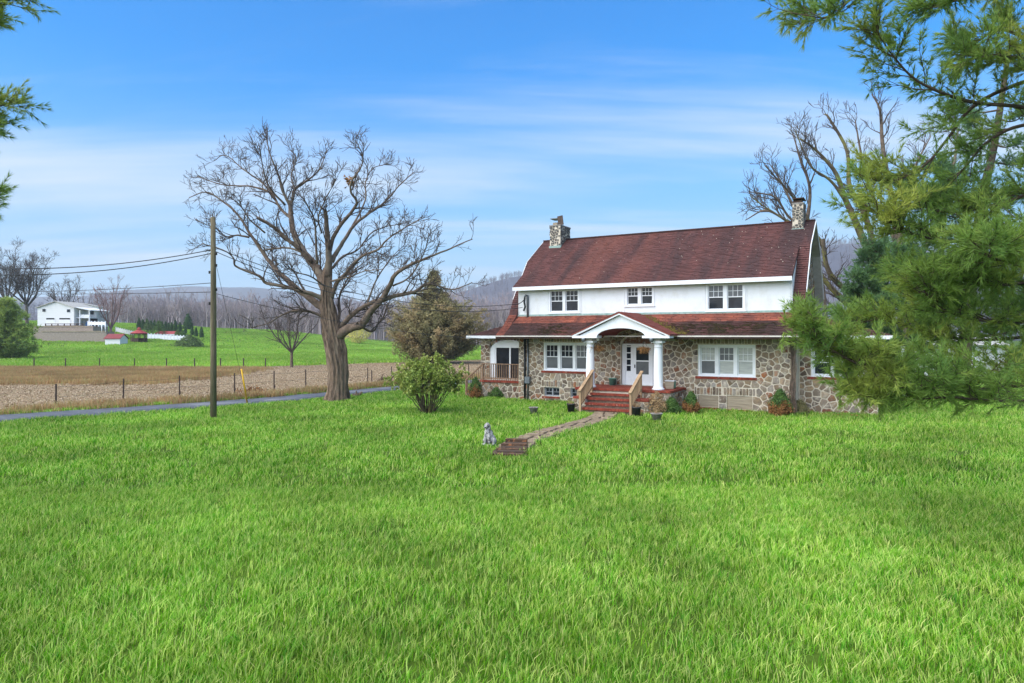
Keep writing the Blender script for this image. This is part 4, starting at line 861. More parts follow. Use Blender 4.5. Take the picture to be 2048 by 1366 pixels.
for k in range(7): t = (k + .6) / 7.4; u = -2.6 - 1.1 * t; mb = MB(); mb.box(u - .018, u + .018, .172, .208, 1.1 - .85 * t, 1.88 - .88 * t); mb.build('baluster', M['wood_grey'], house)
for k in range(4): mb = MB(); mb.box(-2.62 - .28 * (k + 1), -2.62 - .28 * k, .2, 1.25, -.05, .78 - .2 * k); mb.build('step', M['concrete'], house)
# sliding door in the left wing's arch
al = arc(-2.73, -.12, 2.75, .6)
mb = MB(); mb.prism([(-2.73, 1.0)] + al + [(-.12, 1.0), (-.42, 1.0), (-.42, 2.98), (-2.42, 2.98), (-2.42, 1.0)], 1.34, 1.44); mb.build('arch_surround', M['white'], house)
fr = MB(); fr.box(-2.42, -2.33, 1.36, 1.46, 1.0, 2.98); fr.box(-.5, -.42, 1.36, 1.46, 1.0, 2.98); fr.box(-1.42, -1.33, 1.365, 1.46, 1.0, 2.98); fr.box(-2.33, -.5, 1.362, 1.46, 2.9, 2.98); fr.box(-2.33, -.5, 1.362, 1.46, 1.0, 1.1); sdn = fr.build('sliding_door', M['white'], house)
for a, b in ((-2.33, -1.42), (-1.33, -.5)): q = MB(); q.box(a, b, 1.42, 1.43, 1.1, 2.9); q.build('pane', M['glass'], sdn)
for k in range(19):
    t0, t1 = math.pi * k / 19 + .02, math.pi * (k + 1) / 19 - .02; P_ = [(-1.425 - math.cos(t) * (1.305 + g_), 2.75 + math.sin(t) * (.62 + h_)) for t, g_, h_ in ((t0, .02, 0), (t1, .02, 0), (t1, .1, .3), (t0, .1, .3))]
    V, Fc = stone_mesh(P_, lambda a, b, d: (a, 1.27 - d, b), rr, .03); obj('voussoir', mesh_np('voussoir', V, Fc, M['stone']), house)
# service entrance and pipes
mb = MB(); mb.tube([(.62, -.08, -.05), (.62, -.08, 3.5)], .045, 10); mb.build('conduit', M['metal'], house, True); mb = MB(); mb.tube([(.42, -.07, -.05), (.42, -.07, 3.5)], .06, 10); mb.build('drain_pipe', M['black'], house, True)
mb = MB(); mb.box(.48, .78, -.2, -.03, .95, 1.32); mb.build('meter_box', M['metal'], house)
mu = fu(1057); mb = MB(); mb.tube([(mu, -.1, 4.62), (mu, -.1, 5.75), (mu, -.12, 5.85), (mu - .06, -.2, 5.88), (mu - .1, -.26, 5.78)], .06, 8); mb.build('service_mast', M['metal'], house, True)
mb = MB(); mb.tube([(mu - .12, -.2, 5.8), (mu - .16, -.22, 5.5), (mu - .1, -.2, 5.25), (mu - .2, -.2, 5.0)], .05, 6); mb.tube([(mu - .1, -.2, 5.7), (mu - .3, -.25, 5.5), (mu - .5, -.3, 5.38)], .022, 5); mb.build('service_cable', M['black'], house)
for u in (5.2, 8.67): mb = MB(); mb.lathe([(.05, 0), (.09, .05), (.11, .16), (.1, .2)], 12, (u, -2.75, 3.3)); mb.build('floodlight', M['metal'], house, True)
mb = MB(); mb.lathe([(.02, 0), (.06, .03), (.07, .08), (.04, .13), (.02, .2)], 12, (5.78, -2.3, 3.36)); mb.build('bulb', M['white'], house, True)
# ------------------------------------------------------------------ the big bare tree by the driveway
def hero_tree():
    Y0 = 38.4; base = gnd(675, 800); t = empty('shade_tree', base)
    tag(t, 'massive old bare tree with thick furrowed trunk beside the driveway', 'tree')
    zx = lambda x, y, dy=0.0: at(340 + x / 2.277, 220 + y / 2.277, Y0 + dy) - base
    m_px = Y0 / F / 2.277                               # metres for one zoomed pixel
    tr = [(758, 1335), (762, 1270), (765, 1180), (752, 1090), (738, 1020), (724, 950), (713, 880), (714, 800), (718, 720)]
    wd = [110, 88, 85, 88, 84, 74, 60, 44, 36]
    P = smooth_path([zx(*p) for p in tr], 60); rad = smooth_path(np.c_[np.array(wd) * m_px / 2, np.zeros(9), np.zeros(9)], 60)[:, 0]
    r_ = np.random.default_rng(5); ph = r_.uniform(0, 6, 12)
    def ridge_(i, a):
        v = 1 + 0 * a + 0 * i
        for k, f in enumerate((3, 5, 8, 11, 15, 19)): v = v + (.06, .06, .06, .055, .05, .045)[k] * np.sin(f * a + ph[k] + .22 * np.sin(i * .21 + ph[k + 6]) * (k + 2) + .03 * i)
        return v + .035 * np.sin(i * .9 + 3 * a) + np.exp(-i / 2.2) * (.22 * np.abs(np.sin(2.5 * a + 1)))
    V, Q = tube(P, rad, 72, True, ridge_); obj('trunk', mesh_np('trunk', V, Q, M['bark'], True), t)
    zt = zx; zx = lambda x, y, dy=0.0: zt(720 + (x - 720) * .955, y + max(0.0, 520 - y) * .13, dy)
    limbs = [  # (points in the zoomed photo, widths at start and end, depth in metres at start and end)
        ([(716, 850), (690, 760), (650, 695), (610, 640), (565, 560), (549, 470), (550, 390)], 58, 20, 0, 1.5),
        ([(550, 390), (560, 340), (610, 300), (660, 258), (692, 210), (720, 120)], 19, 4, 1.5, 2.5),
        ([(549, 470), (530, 410), (500, 340), (482, 250), (445, 150), (425, 75)], 22, 4, 1.3, .5),
        ([(540, 440), (560, 350), (545, 270), (570, 180), (545, 140)], 12, 3, 1.4, 3),
        ([(718, 760), (722, 690), (716, 600), (708, 500), (698, 450)], 46, 15, 0, -.6),
        ([(728, 640), (745, 580), (790, 510), (835, 450), (852, 400), (825, 350), (832, 290), (870, 225), (880, 160), (850, 85)], 24, 4, 0, -2.5),
        ([(738, 690), (765, 640), (795, 590), (840, 520), (905, 465), (965, 420), (1015, 368), (1065, 305), (1130, 240)], 26, 4, 0, 2.2),
        ([(835, 530), (900, 400), (905, 300), (940, 230), (1000, 210)], 12, 3, .8, 3.0),
        ([(735, 860), (760, 790), (800, 745), (842, 700), (900, 655), (960, 635), (1000, 590), (1070, 540), (1160, 490)], 24, 4, 0, -3.2),
        ([(740, 720), (790, 670), (860, 640), (930, 560), (1020, 530), (1100, 520)], 15, 3, .3, 3.4),
        ([(752, 1045), (800, 1005), (845, 985), (880, 975), (925, 915), (980, 865), (1020, 800), (1050, 755), (1120, 715), (1210, 680), (1310, 640), (1420, 600)], 56, 4, 0, -3.0),
        ([(975, 868), (1040, 846), (1130, 830), (1180, 800), (1240, 805), (1310, 822), (1405, 790)], 26, 4, -1.3, -1.0),
        ([(870, 985), (930, 1008), (960, 975), (990, 930), (1010, 880)], 14, 4, -.4, .6),
        ([(768, 1000), (830, 935), (890, 895), (960, 868)], 30, 18, .2, -1.0),
        ([(756, 990), (772, 930), (770, 850), (800, 780), (850, 720), (930, 660)], 20, 3, .3, 2.4),
        ([(705, 905), (655, 878), (600, 840), (540, 795), (480, 745), (440, 705), (395, 645), (340, 570), (300, 500), (230, 420), (140, 360), (50, 385)], 42, 4, 0, 1.5),
        ([(345, 580), (290, 570), (235, 575), (180, 540), (80, 490)], 12, 3, .8, 0),
        ([(700, 865), (650, 840), (590, 828), (520, 808), (430, 792), (405, 765), (340, 740), (285, 715), (280, 680), (235, 650), (130, 615)], 26, 4, -.2, -2.2),
        ([(700, 945), (640, 918), (560, 910), (500, 925), (450, 955), (360, 985)], 18, 4, -.2, -1.6),
        ([(640, 690), (590, 640), (545, 605), (480, 548), (430, 510), (378, 478)], 26, 14, .2, -1.2),
        ([(600, 650), (545, 632), (480, 634), (418, 642)], 12, 7, .3, 1.0),
        ([(552, 500), (490, 430), (445, 355), (350, 320), (230, 312), (95, 265)], 18, 4, 1.2, 2.8),
        ([(515, 420), (440, 320), (410, 200), (395, 110)], 13, 3, 1.3, -.5),
        ([(480, 380), (400, 300), (320, 240), (230, 160), (175, 190)], 12, 3, 1.4, 3.2),
        ([(668, 700), (662, 600), (650, 490), (625, 430), (603, 385)], 15, 4, -.2, -2.0),
        ([(690, 560), (672, 490), (700, 400), (755, 290)], 11, 3, -.5, -2.8),
        ([(420, 560), (350, 500), (300, 420), (250, 380)], 10, 3, -.8, -2.0),
        ([(1030, 800), (1110, 760), (1180, 640), (1200, 560)], 11, 3, -1.4, -3.8),
        ([(900, 900), (950, 780), (1010, 690), (1080, 620)], 11, 3, -.6, 1.5),
        ([(700, 800), (640, 760), (560, 735), (520, 700)], 10, 3, -.4, -3.6),
        ([(730, 780), (820, 760), (900, 730), (980, 720)], 10, 3, -.4, -4.0),
    ]
    tw = TB()
    for pts, w0, w1, d0, d1 in limbs:
        n = 4 * len(pts); k = np.linspace(d0, d1, len(pts)); P = smooth_path([zx(x, y, d) for (x, y), d in zip(pts, k)], n)[:]
        P = P + np.r_[np.zeros((2, 3)), np.cumsum(r_.normal(0, .02, (n - 2, 3)), axis=0) * .5]
        q_ = np.linspace(0, 1, n); rad = np.maximum((w0 * .84 * (1 - q_) ** 1.2 + w1 * q_) * m_px / 2, .016)
        sd_n = 14 if w0 > 24 else 8; V, Q = tube(P, rad, sd_n, True, (lambda i, a: 1 + .07 * np.sin(3 * a + i * .8) + .06 * np.sin(i * 1.9 + a)) if w0 > 12 else None)
        obj('limb', mesh_np('limb', V, Q, M['bark_limb'], True), t)
        grow(tw, P, rad, 0, 3, r_, .16, (1.8, 1.05, .6), (5.6, 3.6, 3.8), .0125, (.4, 1.05), sides=(4, 4, 3, 3, 3))
    tag(obj('twigs', tw.mesh('twigs', M['twig']), t), kind='stuff')
    lf = MB(); c = zx(828, 292, -1.0)
    for i in range(60): p = c + r_.normal(0, .14, 3); a = r_.normal(0, .1, 3); b = r_.normal(0, .1, 3); lf.add([p, p + a, p + b], [(0, 1, 2)])
    nest = lf.build('leaf_nest', M['basket'], None, loc=base); tag(nest, 'clump of orange dead leaves high in the big bare tree', 'nest')
hero_tree()
# ------------------------------------------------------------------ needles and leaves as loose faces
def tufts(P, D, k, ln, wd, spread, r_, droop=.0):
    """k thin needles fanned round each direction D at each point P"""
    n = len(P); P = np.repeat(P, k, 0); D = np.repeat(unit(D), k, 0); d = unit(D + r_.normal(0, spread, (n * k, 3)) + np.array((0, 0, -droop))); l_ = ln * r_.uniform(.65, 1.2, (n * k, 1))
    s_ = unit(np.cross(d, r_.normal(size=(n * k, 3)))) * wd / 2; V = np.stack([P - s_, P + s_, P + d * l_], 1).reshape(-1, 3); Q = np.arange(n * k * 3).reshape(-1, 3); return V, Q
def sprays(P, N_, k, size, r_, jit=.5):
    """small leaf quads round each point, facing roughly along N_"""
    n = len(P); P = np.repeat(P, k, 0) + r_.normal(0, size * .8, (n * k, 3)); N_ = unit(np.repeat(N_, k, 0) + r_.normal(0, jit, (n * k, 3))); a = unit(np.cross(N_, r_.normal(size=(n * k, 3)))); b = np.cross(N_, a); s_ = size * r_.uniform(.5, 1.2, (n * k, 1))
    V = np.stack([P - a * s_, P + b * s_ * .35, P + a * s_, P - b * s_ * .35], 1).reshape(-1, 3); return V, np.arange(len(V)).reshape(-1, 4)
def pine(name, label, trunk_pts, trunk_r, boughs, seed, nm, ln=.17, wd=.012, k=16, group=None, fine=1.0, gap=.11, subl=.42, droop=.08):
    """trunk_pts world; boughs: list of (world points, start radius, fullness)"""
    r_ = np.random.default_rng(seed); base = np.array(trunk_pts[0], float); base[2] = 0; t = empty(name, base); tag(t, label, 'tree', group)
    P = smooth_path(np.array(trunk_pts) - base, 26); V, Q = tube(P, np.linspace(trunk_r, trunk_r * .35, 26), 14, True, lambda i, a: 1 + .05 * np.sin(5 * a + i) + .04 * np.sin(9 * a - i)); obj('trunk', mesh_np('trunk', V, Q, M['pine_bark'], True), t)
    for pts, r0, full in boughs:
        pts = np.array(pts) - base; n = 5 * len(pts); B = smooth_path(pts, n); L_ = np.linalg.norm(np.diff(B, axis=0), axis=1).sum(); tb = TB(); tb.add(B, np.linspace(r0, .008, n), 7); TP = []; TD = []
        T = unit(np.gradient(B, axis=0)); nb = int(L_ * 7.2 * full)
        for i in range(nb):
            x = r_.uniform(.04, 1) ** .8; j = min(int(x * (n - 1)), n - 2); p0 = B[j] + (B[j + 1] - B[j]) * r_.uniform(); side = unit(np.cross(T[j], (0, 0, 1.0))) * r_.choice((-1, 1)); d = unit(T[j] * r_.uniform(.5, 1.1) + side * r_.uniform(.35, 1.0) + np.array((0, 0, r_.uniform(-.12, .5))))
            l_ = min(1.15, L_ * .21) * (1.15 - .62 * x) * r_.uniform(.6, 1.2); m = 6; q = [p0]; dd = d
            for s_ in range(m - 1): dd = unit(dd + r_.normal(0, .13, 3) + np.array((0, 0, .07))); q.append(q[-1] + dd * l_ / (m - 1))
            q = np.array(q); tb.add(q, np.linspace(max(.008, r0 * .25), .004, m), 3); tq = unit(np.gradient(q, axis=0))
            for s_ in range(1, m):
                for _ in range(2):
                    sd2 = unit(tq[s_] * .8 + r_.normal(0, .75, 3) + np.array((0, 0, .25))); l2 = subl * r_.uniform(.4, 1.1); e = q[s_] + sd2 * l2; tb.add(np.array([q[s_], e]), (.005, .003), 3)
                    for u in np.arange(.35, 1.01, gap / l2 if l2 > gap else .5): TP.append(q[s_] + sd2 * l2 * u); TD.append(sd2)
            TP.append(q[-1]); TD.append(tq[-1])
        o = obj('bough', tb.mesh('bough', M['pine_bark']), t); TP = np.array(TP); TD = np.array(TD)
        V, Q = tufts(TP, TD, k, ln, wd, .36, r_, droop); tag(obj('needles', mesh_np('needles', V, Q, M[nm]), o), kind='stuff')
    return t
def bp(*pts): return [at(*p) for p in pts]
T1 = (2230, 14.2)
tk = lambda py: (T1[0], py, T1[1])
near_b = [
    (bp(tk(560), (2100, 600, 15.4), (1980, 610, 15.8), (1880, 590, 16.2), (1800, 560, 16.5)), .05, 1.2),
    (bp(tk(640), (2080, 670, 15.6), (1950, 680, 16.0), (1850, 665, 16.4), (1760, 640, 16.6), (1700, 655, 16.8)), .05, 1.1),
    (bp(tk(330), (2080, 380, 14.6), (1990, 410, 14.8), (1900, 425, 15.0), (1830, 410, 15.2)), .05, 1.2),
    (bp(tk(745), (2040, 772, 13.8), (1880, 778, 13.2), (1770, 752, 12.9), (1690, 715, 12.7), (1620, 668, 12.5)), .032, 1.35),
    (bp(tk(760), (2060, 800, 13.2), (1900, 795, 12.9), (1800, 800, 12.8), (1720, 790, 12.7)), .026, 1.3),
    (bp(tk(700), (2050, 742, 14.6), (1920, 735, 15.0), (1800, 735, 15.2), (1720, 720, 15.4)), .026, .8),
    (bp(tk(600), (2080, 640, 14.2), (1960, 640, 14.0), (1880, 615, 13.8), (1840, 570, 13.6)), .06, 1.3),
    (bp(tk(520), (2080, 560, 14.0), (1980, 570, 13.6), (1900, 545, 13.4)), .05, 1.2),
    (bp(tk(420), (2060, 472, 14.0), (1920, 484, 13.8), (1810, 462, 13.6), (1730, 408, 13.4)), .06, 1.25),
    (bp(tk(480), (2080, 520, 13.0), (2000, 520, 12.4), (1960, 500, 12.0)), .05, 1.2),
    (bp(tk(250), (2050, 215, 14.0), (1940, 203, 13.8), (1840, 165, 13.6), (1785, 110, 13.4), (1752, 60, 13.3)), .05, .6),
    (bp(tk(120), (2060, 160, 14.0), (1950, 210, 14.2), (1893, 280, 14.4), (1845, 334, 14.5), (1780, 362, 14.6), (1710, 348, 14.7)), .05, .6),
    (bp(tk(240), (2050, 250, 14.8), (1975, 285, 15.0), (1925, 340, 15.2), (1880, 385, 15.3), (1815, 410, 15.4)), .05, .6),
    (bp(tk(160), (2060, 120, 13.6), (1985, 110, 13.2), (1940, 120, 13.0)), .05, 1.0),
    (bp(tk(60), (2080, 80, 14.6), (2000, 60, 15.0), (1940, 90, 15.2), (1910, 70, 15.3)), .05, .8),
    (bp(tk(-60), (2060, -30, 14.0), (1960, -12, 13.6), (1880, 12, 13.3)), .05, 1.0),
    (bp(tk(-330), (2000, -190, 13.8), (1790, -70, 13.2), (1700, 0, 12.9), (1660, 34, 12.7), (1605, 30, 12.6)), .04, .45),
]
pine('white_pine', 'tall pine at the right edge whose long boughs sweep across the house', [at(2230, 928, 14.2), at(2236, 500, 14.2), at(2225, 100, 14.2), at(2240, -500, 14.2)], .3, near_b, 31, 'needle', ln=.19, wd=.0145, k=14)
T2 = 21.0
far_b = []
r31 = np.random.default_rng(77)
P2 = [at(1925, 781, 44.5), at(1938, 600, 44.5), at(1963, 410, 44.6), at(1990, 280, 44.8), at(2015, 120, 45)]
for i in range(26):
    py = 690 - 470 * (i / 25) ** .9; x0 = np.interp(py, [120, 280, 410, 600, 781], [2015, 1990, 1963, 1938, 1925]); s_ = (-1, 1, -1, -1, 1)[i % 5]; l_ = r31.uniform(70, 190) * (1 if py > 380 else .62); dz = r31.uniform(-5, 3)
    far_b.append((bp((x0, py, 44.6), (x0 + s_ * l_ * .4, py + 6, 44.6 + dz * .4), (x0 + s_ * l_ * .8, py + 2, 44.6 + dz * .8), (x0 + s_ * l_, py - 14, 44.6 + dz)), .07, .55))
pine('white_pine', 'dark leaning pine standing behind the yellow-green boughs, right of the house', P2, .42, far_b, 32, 'needle_dark', ln=.3, wd=.04, k=9, gap=.26, subl=.7)
# dark green young pine near the right wing
P3 = [at(1800, 781, 44.8), at(1800, 700, 44.8), at(1798, 560, 44.8), at(1785, 470, 44.8)]
b3 = []
for i in range(22):
    py = 690 - 200 * (i / 21) ** 1.1; s_ = 1 if i % 3 == 2 else -1; l_ = (150 - 95 * (i / 21)) * r31.uniform(.7, 1.05) * (1 if s_ < 0 else .8); dz = r31.uniform(-2.2, 1.2)
    b3.append((bp((1799, py, 44.8), (1799 + s_ * l_ * .5, py + 4, 44.8 + dz * .5), (1799 + s_ * l_, py - 26, 44.8 + dz)), .06, .7))
pine('white_pine', 'blue-green young pine standing just beyond the right wing', P3, .2, b3, 33, 'needle_dark', ln=.3, wd=.04, k=10, gap=.26, subl=.7)
# pine outside the left edge, only its tips in view
tl = lambda py: (-330, py, 13.0)
left_b = [(bp(tl(-40), (-120, -10, 12.6), (-30, 0, 12.4), (30, -6, 12.3)), .04, .6), (bp(tl(40), (-120, 60, 12.8), (-70, 48, 12.6), (-15, 44, 12.5)), .03, .5), (bp(tl(260), (-120, 235, 12.8), (-60, 225, 12.6), (5, 210, 12.4)), .04, .6), (bp(tl(300), (-120, 275, 12.8), (-70, 270, 12.6), (-25, 260, 12.5)), .03, .5), (bp(tl(460), (-120, 430, 12.8), (-80, 420, 12.7), (-40, 405, 12.6)), .04, .9)]
pine('white_pine', 'pine beyond the left edge with only its branch tips showing in the sky', [at(-330, 960, 13), at(-330, 400, 13), at(-330, -300, 13)], .26, left_b, 34, 'needle', ln=.16, wd=.012, k=14)
# ------------------------------------------------------------------ crowns made of sprays: cedars, arborvitae, shrubs
def crown_pts(shape, n, r_, shell=.55):
    """points in a crown given by radius(z01); denser to the outside; returns pts (unit height) and outward normals"""
    z = r_.uniform(0, 1, n * 3); rad = np.interp(z, [s[0] for s in shape], [s[1] for s in shape]); keep = r_.uniform(0, max(s[1] for s in shape), n * 3) < rad + .02; z = z[keep][:n]; rad = rad[keep][:n]; a = r_.uniform(0, 6.283, len(z))
    lob = 1 + .16 * np.sin(3 * a + z * 9 + 1) + .12 * np.sin(7 * a - z * 15) + r_.normal(0, .06, len(z)); q = rad * lob * (shell + (1 - shell) * r_.uniform(0, 1, len(z)) ** .5)
    return np.c_[np.cos(a) * q, np.sin(a) * q, z], unit(np.c_[np.cos(a), np.sin(a), np.full(len(z), .45)])
def spray_mesh(shape, H, n, k, size, m, seed, shell=.5, jit=.55, up=.0):
    r_ = np.random.default_rng(seed); P, N_ = crown_pts(shape, n, r_, shell); P = P * H; N_[:, 2] += up; V, Q = sprays(P, N_, k, size, r_, jit); return mesh_np('foliage', V, Q, m)
def conifer(name, label, loc, H, shape, n, k, size, m, seed, trunk_r=.12, group=None, cat='tree', shell=.5, inner=0, jit=.55):
    t = empty(name, loc); tag(t, label, cat, group); V, Q = tube([(0, 0, -.1), (0, 0, H * .5), (.02, 0, H * .93)], [trunk_r, trunk_r * .7, trunk_r * .2], 7); obj('trunk', mesh_np('trunk', V, Q, M['pine_bark'], True), t)
    if inner:
        tb = TB(); r_ = np.random.default_rng(seed + 1)
        for i in range(inner):
            z = r_.uniform(.05, .95); a = r_.uniform(0, 6.28); rd = np.interp(z, [s[0] for s in shape], [s[1] for s in shape]) * H; e = np.array((math.cos(a) * rd * .95, math.sin(a) * rd * .95, z * H + rd * .25)); tb.add(smooth_path([(0, 0, z * H), e * (.5, .5, 1) - (0, 0, rd * .05), e], 5), np.linspace(trunk_r * .22, .012, 5), 3)
        obj('branches', tb.mesh('branches', M['pine_bark']), t)['kind'] = 'stuff'
    tag(obj('crown', spray_mesh(shape, H, n, k, size, m, seed, shell, jit), t), kind='stuff'); return t
def cedar(name, label, loc, H, shape, n, k, size, m, seed, trunk_r, **kw):
    t = empty(name, loc); tag(t, label, 'tree'); r_ = np.random.default_rng(seed); V, Q = tube([(0, 0, -.1), (.1, 0, H * .5), (.02, 0, H * .97)], [trunk_r, trunk_r * .6, .03], 9); obj('trunk', mesh_np('trunk', V, Q, M['pine_bark'], True), t); tb = TB(); SP = []; SN = []
    zs = [s[0] for s in shape]; rs = [s[1] for s in shape]
    for i in range(900):
        z = r_.uniform(0, 1); rd = np.interp(z, zs, rs)
        if r_.uniform(0, .4) > rd + .06: continue
        a = r_.uniform(0, 6.283); L_ = rd * H * (r_.uniform(.7, 1.12) + .16 * math.sin(3 * a + 7 * z)); o = np.array((0, 0, max(.15, z * H * .94))); d = np.array((math.cos(a), math.sin(a), r_.uniform(.1, .55))); e = o + d * L_; P = smooth_path([o, o + d * L_ * .5 - (0, 0, L_ * .04), e + (0, 0, L_ * .1)], 7); tb.add(P, np.linspace(trunk_r * .2, .012, 7), 3)
        for q in range(int(6 + L_ * 5)): x = r_.uniform(.35, 1.05) * 6; j = min(int(x), 5); p = P[j] + (P[j + 1] - P[j]) * (x - j) + r_.normal(0, .16, 3); SP.append(p); SN.append(unit(d) * .5 + np.array((0, 0, .7)))
    obj('branches', tb.mesh('branches', M['pine_bark']), t)['kind'] = 'stuff'; V, Q = sprays(np.array(SP), np.array(SN), 7, .15, r_, .8); tag(obj('crown', mesh_np('crown', V, Q, m), t), kind='stuff')
CEDAR = [(0, .38), (.08, .44), (.2, .47), (.35, .42), (.48, .30), (.6, .18), (.75, .12), (.88, .08), (1, .02)]
g_ = gnd(868, 727); cedar('cedar_tree', 'tall olive-brown evergreen tree beyond the driveway, left of the house', (g_[0], g_[1], hz1(g_[0], g_[1])), 12.8, CEDAR, 6500, 9, .18, M['cedar'], 41, .3, shell=.35, inner=140, jit=.8)
# shrub on the lawn, many bare stems below a leafy dome
def shrub():
    b = gnd(855, 826); t = empty('rhododendron_shrub', b); tag(t, 'rounded leafy shrub on many bare stems on the lawn in front of the driveway', 'shrub'); r_ = np.random.default_rng(51); LP = []; LN = []; stems = []
    for i in range(46):
        a = r_.uniform(0, 6.28); sp = 1.5 * math.sqrt(r_.uniform(.02, 1)); top = np.array((math.cos(a) * sp, math.sin(a) * sp * .95, .98 + 1.42 * math.sqrt(max(0, 1 - (sp / 1.6) ** 2)) * r_.uniform(.75, 1.03)))
        P = smooth_path([(math.cos(a) * .3 * r_.uniform(.2, 1), math.sin(a) * .3 * r_.uniform(.2, 1), -.05), (math.cos(a) * (.2 + sp * .36), math.sin(a) * (.2 + sp * .36), top[2] * .4), top * (.85, .85, .8), top], 10); P[2:] += r_.normal(0, .025, (8, 3)); tb = TB(); tb.add(P, np.linspace(.026, .009, 10), 5)
        for j in range(9):
            q = P[r_.integers(5, 10)]; d = unit(r_.normal(0, 1, 3) + unit(q * (1, 1, .2)) * .8 + np.array((0, 0, .35))); e = q + d * r_.uniform(.2, .55); tb.add(np.array([q, (q + e) / 2 + r_.normal(0, .03, 3), e]), (.008, .006, .004), 3); LP.append(e); LN.append(d); LP.append(q + (e - q) * .6); LN.append(d)
        obj('stem', tb.mesh('stem', M['bark_moss']), t)
    LP = np.array(LP); LN = np.array(LN); LP = np.r_[LP, LP + r_.normal(0, .12, LP.shape)]; LN = np.r_[LN, LN]; ok = LP[:, 2] > .95; LP, LN = LP[ok], LN[ok]
    V = []; Q = []
    for p, d in zip(LP, LN):
        for k in range(17):
            e = unit(unit(r_.normal(size=3)) + d * .7 + np.array((0, 0, .1))); s_ = unit(np.cross(e, (0, 0, 1.0))); l_ = r_.uniform(.09, .16); w_ = .024; u = np.cross(s_, e) * .012; i = len(V)
            V += [p, p + e * l_ * .5 + s_ * w_ + u, p + e * l_ - u, p + e * l_ * .5 - s_ * w_ + u]; Q.append((i, i + 1, i + 2, i + 3))
    tag(obj('leaves', mesh_np('leaves', np.array(V), np.array(Q), M['rhodo']), t), kind='stuff')
shrub()
def bush(name, label, px, py, wpx, hpx, m, seed, n=700, size=.05, shape=None, back=0.0, m2=None, group=None):
    b = gnd(px, py); Y = b[1]; H = hpx / F * Y; Rr = wpx / 2 / F * Y / H; b = b + np.array((0, back, 0)); shape = shape or [(0, .62), (.15, .95), (.35, 1), (.6, .78), (.85, .4), (1, .06)]; sh = [(z, q * Rr) for z, q in shape]
    t = empty(name, b); tag(t, label, 'bush', group); V, Q = tube([(0, 0, -.05), (0, 0, H * .6)], [.03, .015], 5); obj('stem', mesh_np('stem', V, Q, M['pine_bark']), t)
    r_ = np.random.default_rng(seed); P, N_ = crown_pts(sh, n if not m2 else int(n * 1.5), r_, .4); P = P * H; V, Q = sprays(P, N_, 6, size, r_, .7)
    if m2:
        zc = V.reshape(-1, 4, 3)[:, :, 2].mean(1) / H + .22 * np.sin(V.reshape(-1, 4, 3)[:, 0, 0] * 9 + seed) * .5 + r_.normal(0, .09, len(Q)); up = zc > .5
        for msk, nm_, mm in ((up, 'foliage', m), (~up, 'scorched_foliage', m2)): tag(obj(nm_, mesh_np(nm_, V.reshape(-1, 4, 3)[msk].reshape(-1, 3), np.arange(msk.sum() * 4).reshape(-1, 4), mm), t), kind='stuff')
    else: tag(obj('foliage', mesh_np('foliage', V, Q, m), t), kind='stuff')
    return t
bush('evergreen_bush', 'small cone-shaped bush, green on top and scorched brown below, by the side deck', 951, 797, 27, 42, M['yew'], 61, m2=M['yew_brown'])
bush('evergreen_bush', 'low dark green bush against the stone under the side deck', 994, 796, 32, 22, M['yew'], 63, n=500)
bush('evergreen_bush', 'dark brown-green cone bush beside the boarded cellar window', 1382, 826, 30, 42, M['yew'], 65, m2=M['yew_brown'])
bush('evergreen_bush', 'largest cone bush, green above and brown below, at the right corner of the wall', 1560, 831, 42, 52, M['yew'], 67, n=1000, m2=M['yew_brown'])
bush('evergreen_bush', 'small tan-green bush at the foot of the vine-covered corner', 1600, 827, 32, 26, M['cedar'], 69, n=500)
bush('evergreen_bush', 'leafy green bush right of the porch platform', 1342, 828, 34, 32, M['yew'], 71, n=700)
bush('dead_bush', 'brown leafless twiggy bush beside the right end of the steps', 1312, 828, 42, 44, M['straw'], 73, n=500, size=.045)
# arborvitae row and other evergreens by the far garden
def far(px, Y, dz=0.0): X = (px - CX) / F * Y; return np.array((X, Y, hz1(X, Y) + dz))
ARB = [(0, .14), (.1, .175), (.4, .18), (.7, .13), (.9, .06), (1, .005)]
arb_me = [spray_mesh(ARB, 6.2, 750, 7, .19, M['arbor'], 80 + i, .3) for i in range(3)]
tops = [(278, 636), (286, 638), (294, 637), (302, 641), (309, 640), (316, 642), (324, 643), (331, 643), (337, 645), (343, 645), (351, 640), (360, 644), (371, 652), (384, 652), (392, 654), (403, 654)]
where = ['first', 'second', 'third', 'fourth', 'fifth', 'sixth', 'seventh', 'eighth', 'ninth', 'tenth', 'eleventh', 'twelfth', 'thirteenth', 'fourteenth', 'fifteenth', 'last']
for i, (px, py) in enumerate(tops):
    Y = 196 - .5 * i if i < 12 else 186 - (i - 12) * 3; p = far(px, Y); H = CH + (HY - py) / F * Y - p[2]; t = empty('arborvitae', p); s_ = H / 6.2; t.scale = (s_, s_, s_)
    tag(t, '%s dark arborvitae from the left in the clipped row behind the red-roofed shed' % where[i] if i < 15 else 'dark arborvitae standing alone at the right end of the row', 'tree', 'arborvitae row in the far garden')
    obj('trunk', bpy.data.meshes.get('arb_trunk') or mesh_np('arb_trunk', *tube([(0, 0, -.2), (0, 0, 5)], [.09, .03], 5), M['pine_bark']), t); tag(obj('crown', arb_me[i % 3], t, rz=i * 1.3), kind='stuff')
SPR = [(0, .22), (.15, .30), (.5, .2), (.8, .09), (1, .01)]
p = far(376, 205); conifer('spruce_tree', 'broad dark spruce rising behind the arborvitae row', p, CH + (HY - 628) / F * 205 - p[2], SPR, 900, 6, .2, M['arbor'], 91)
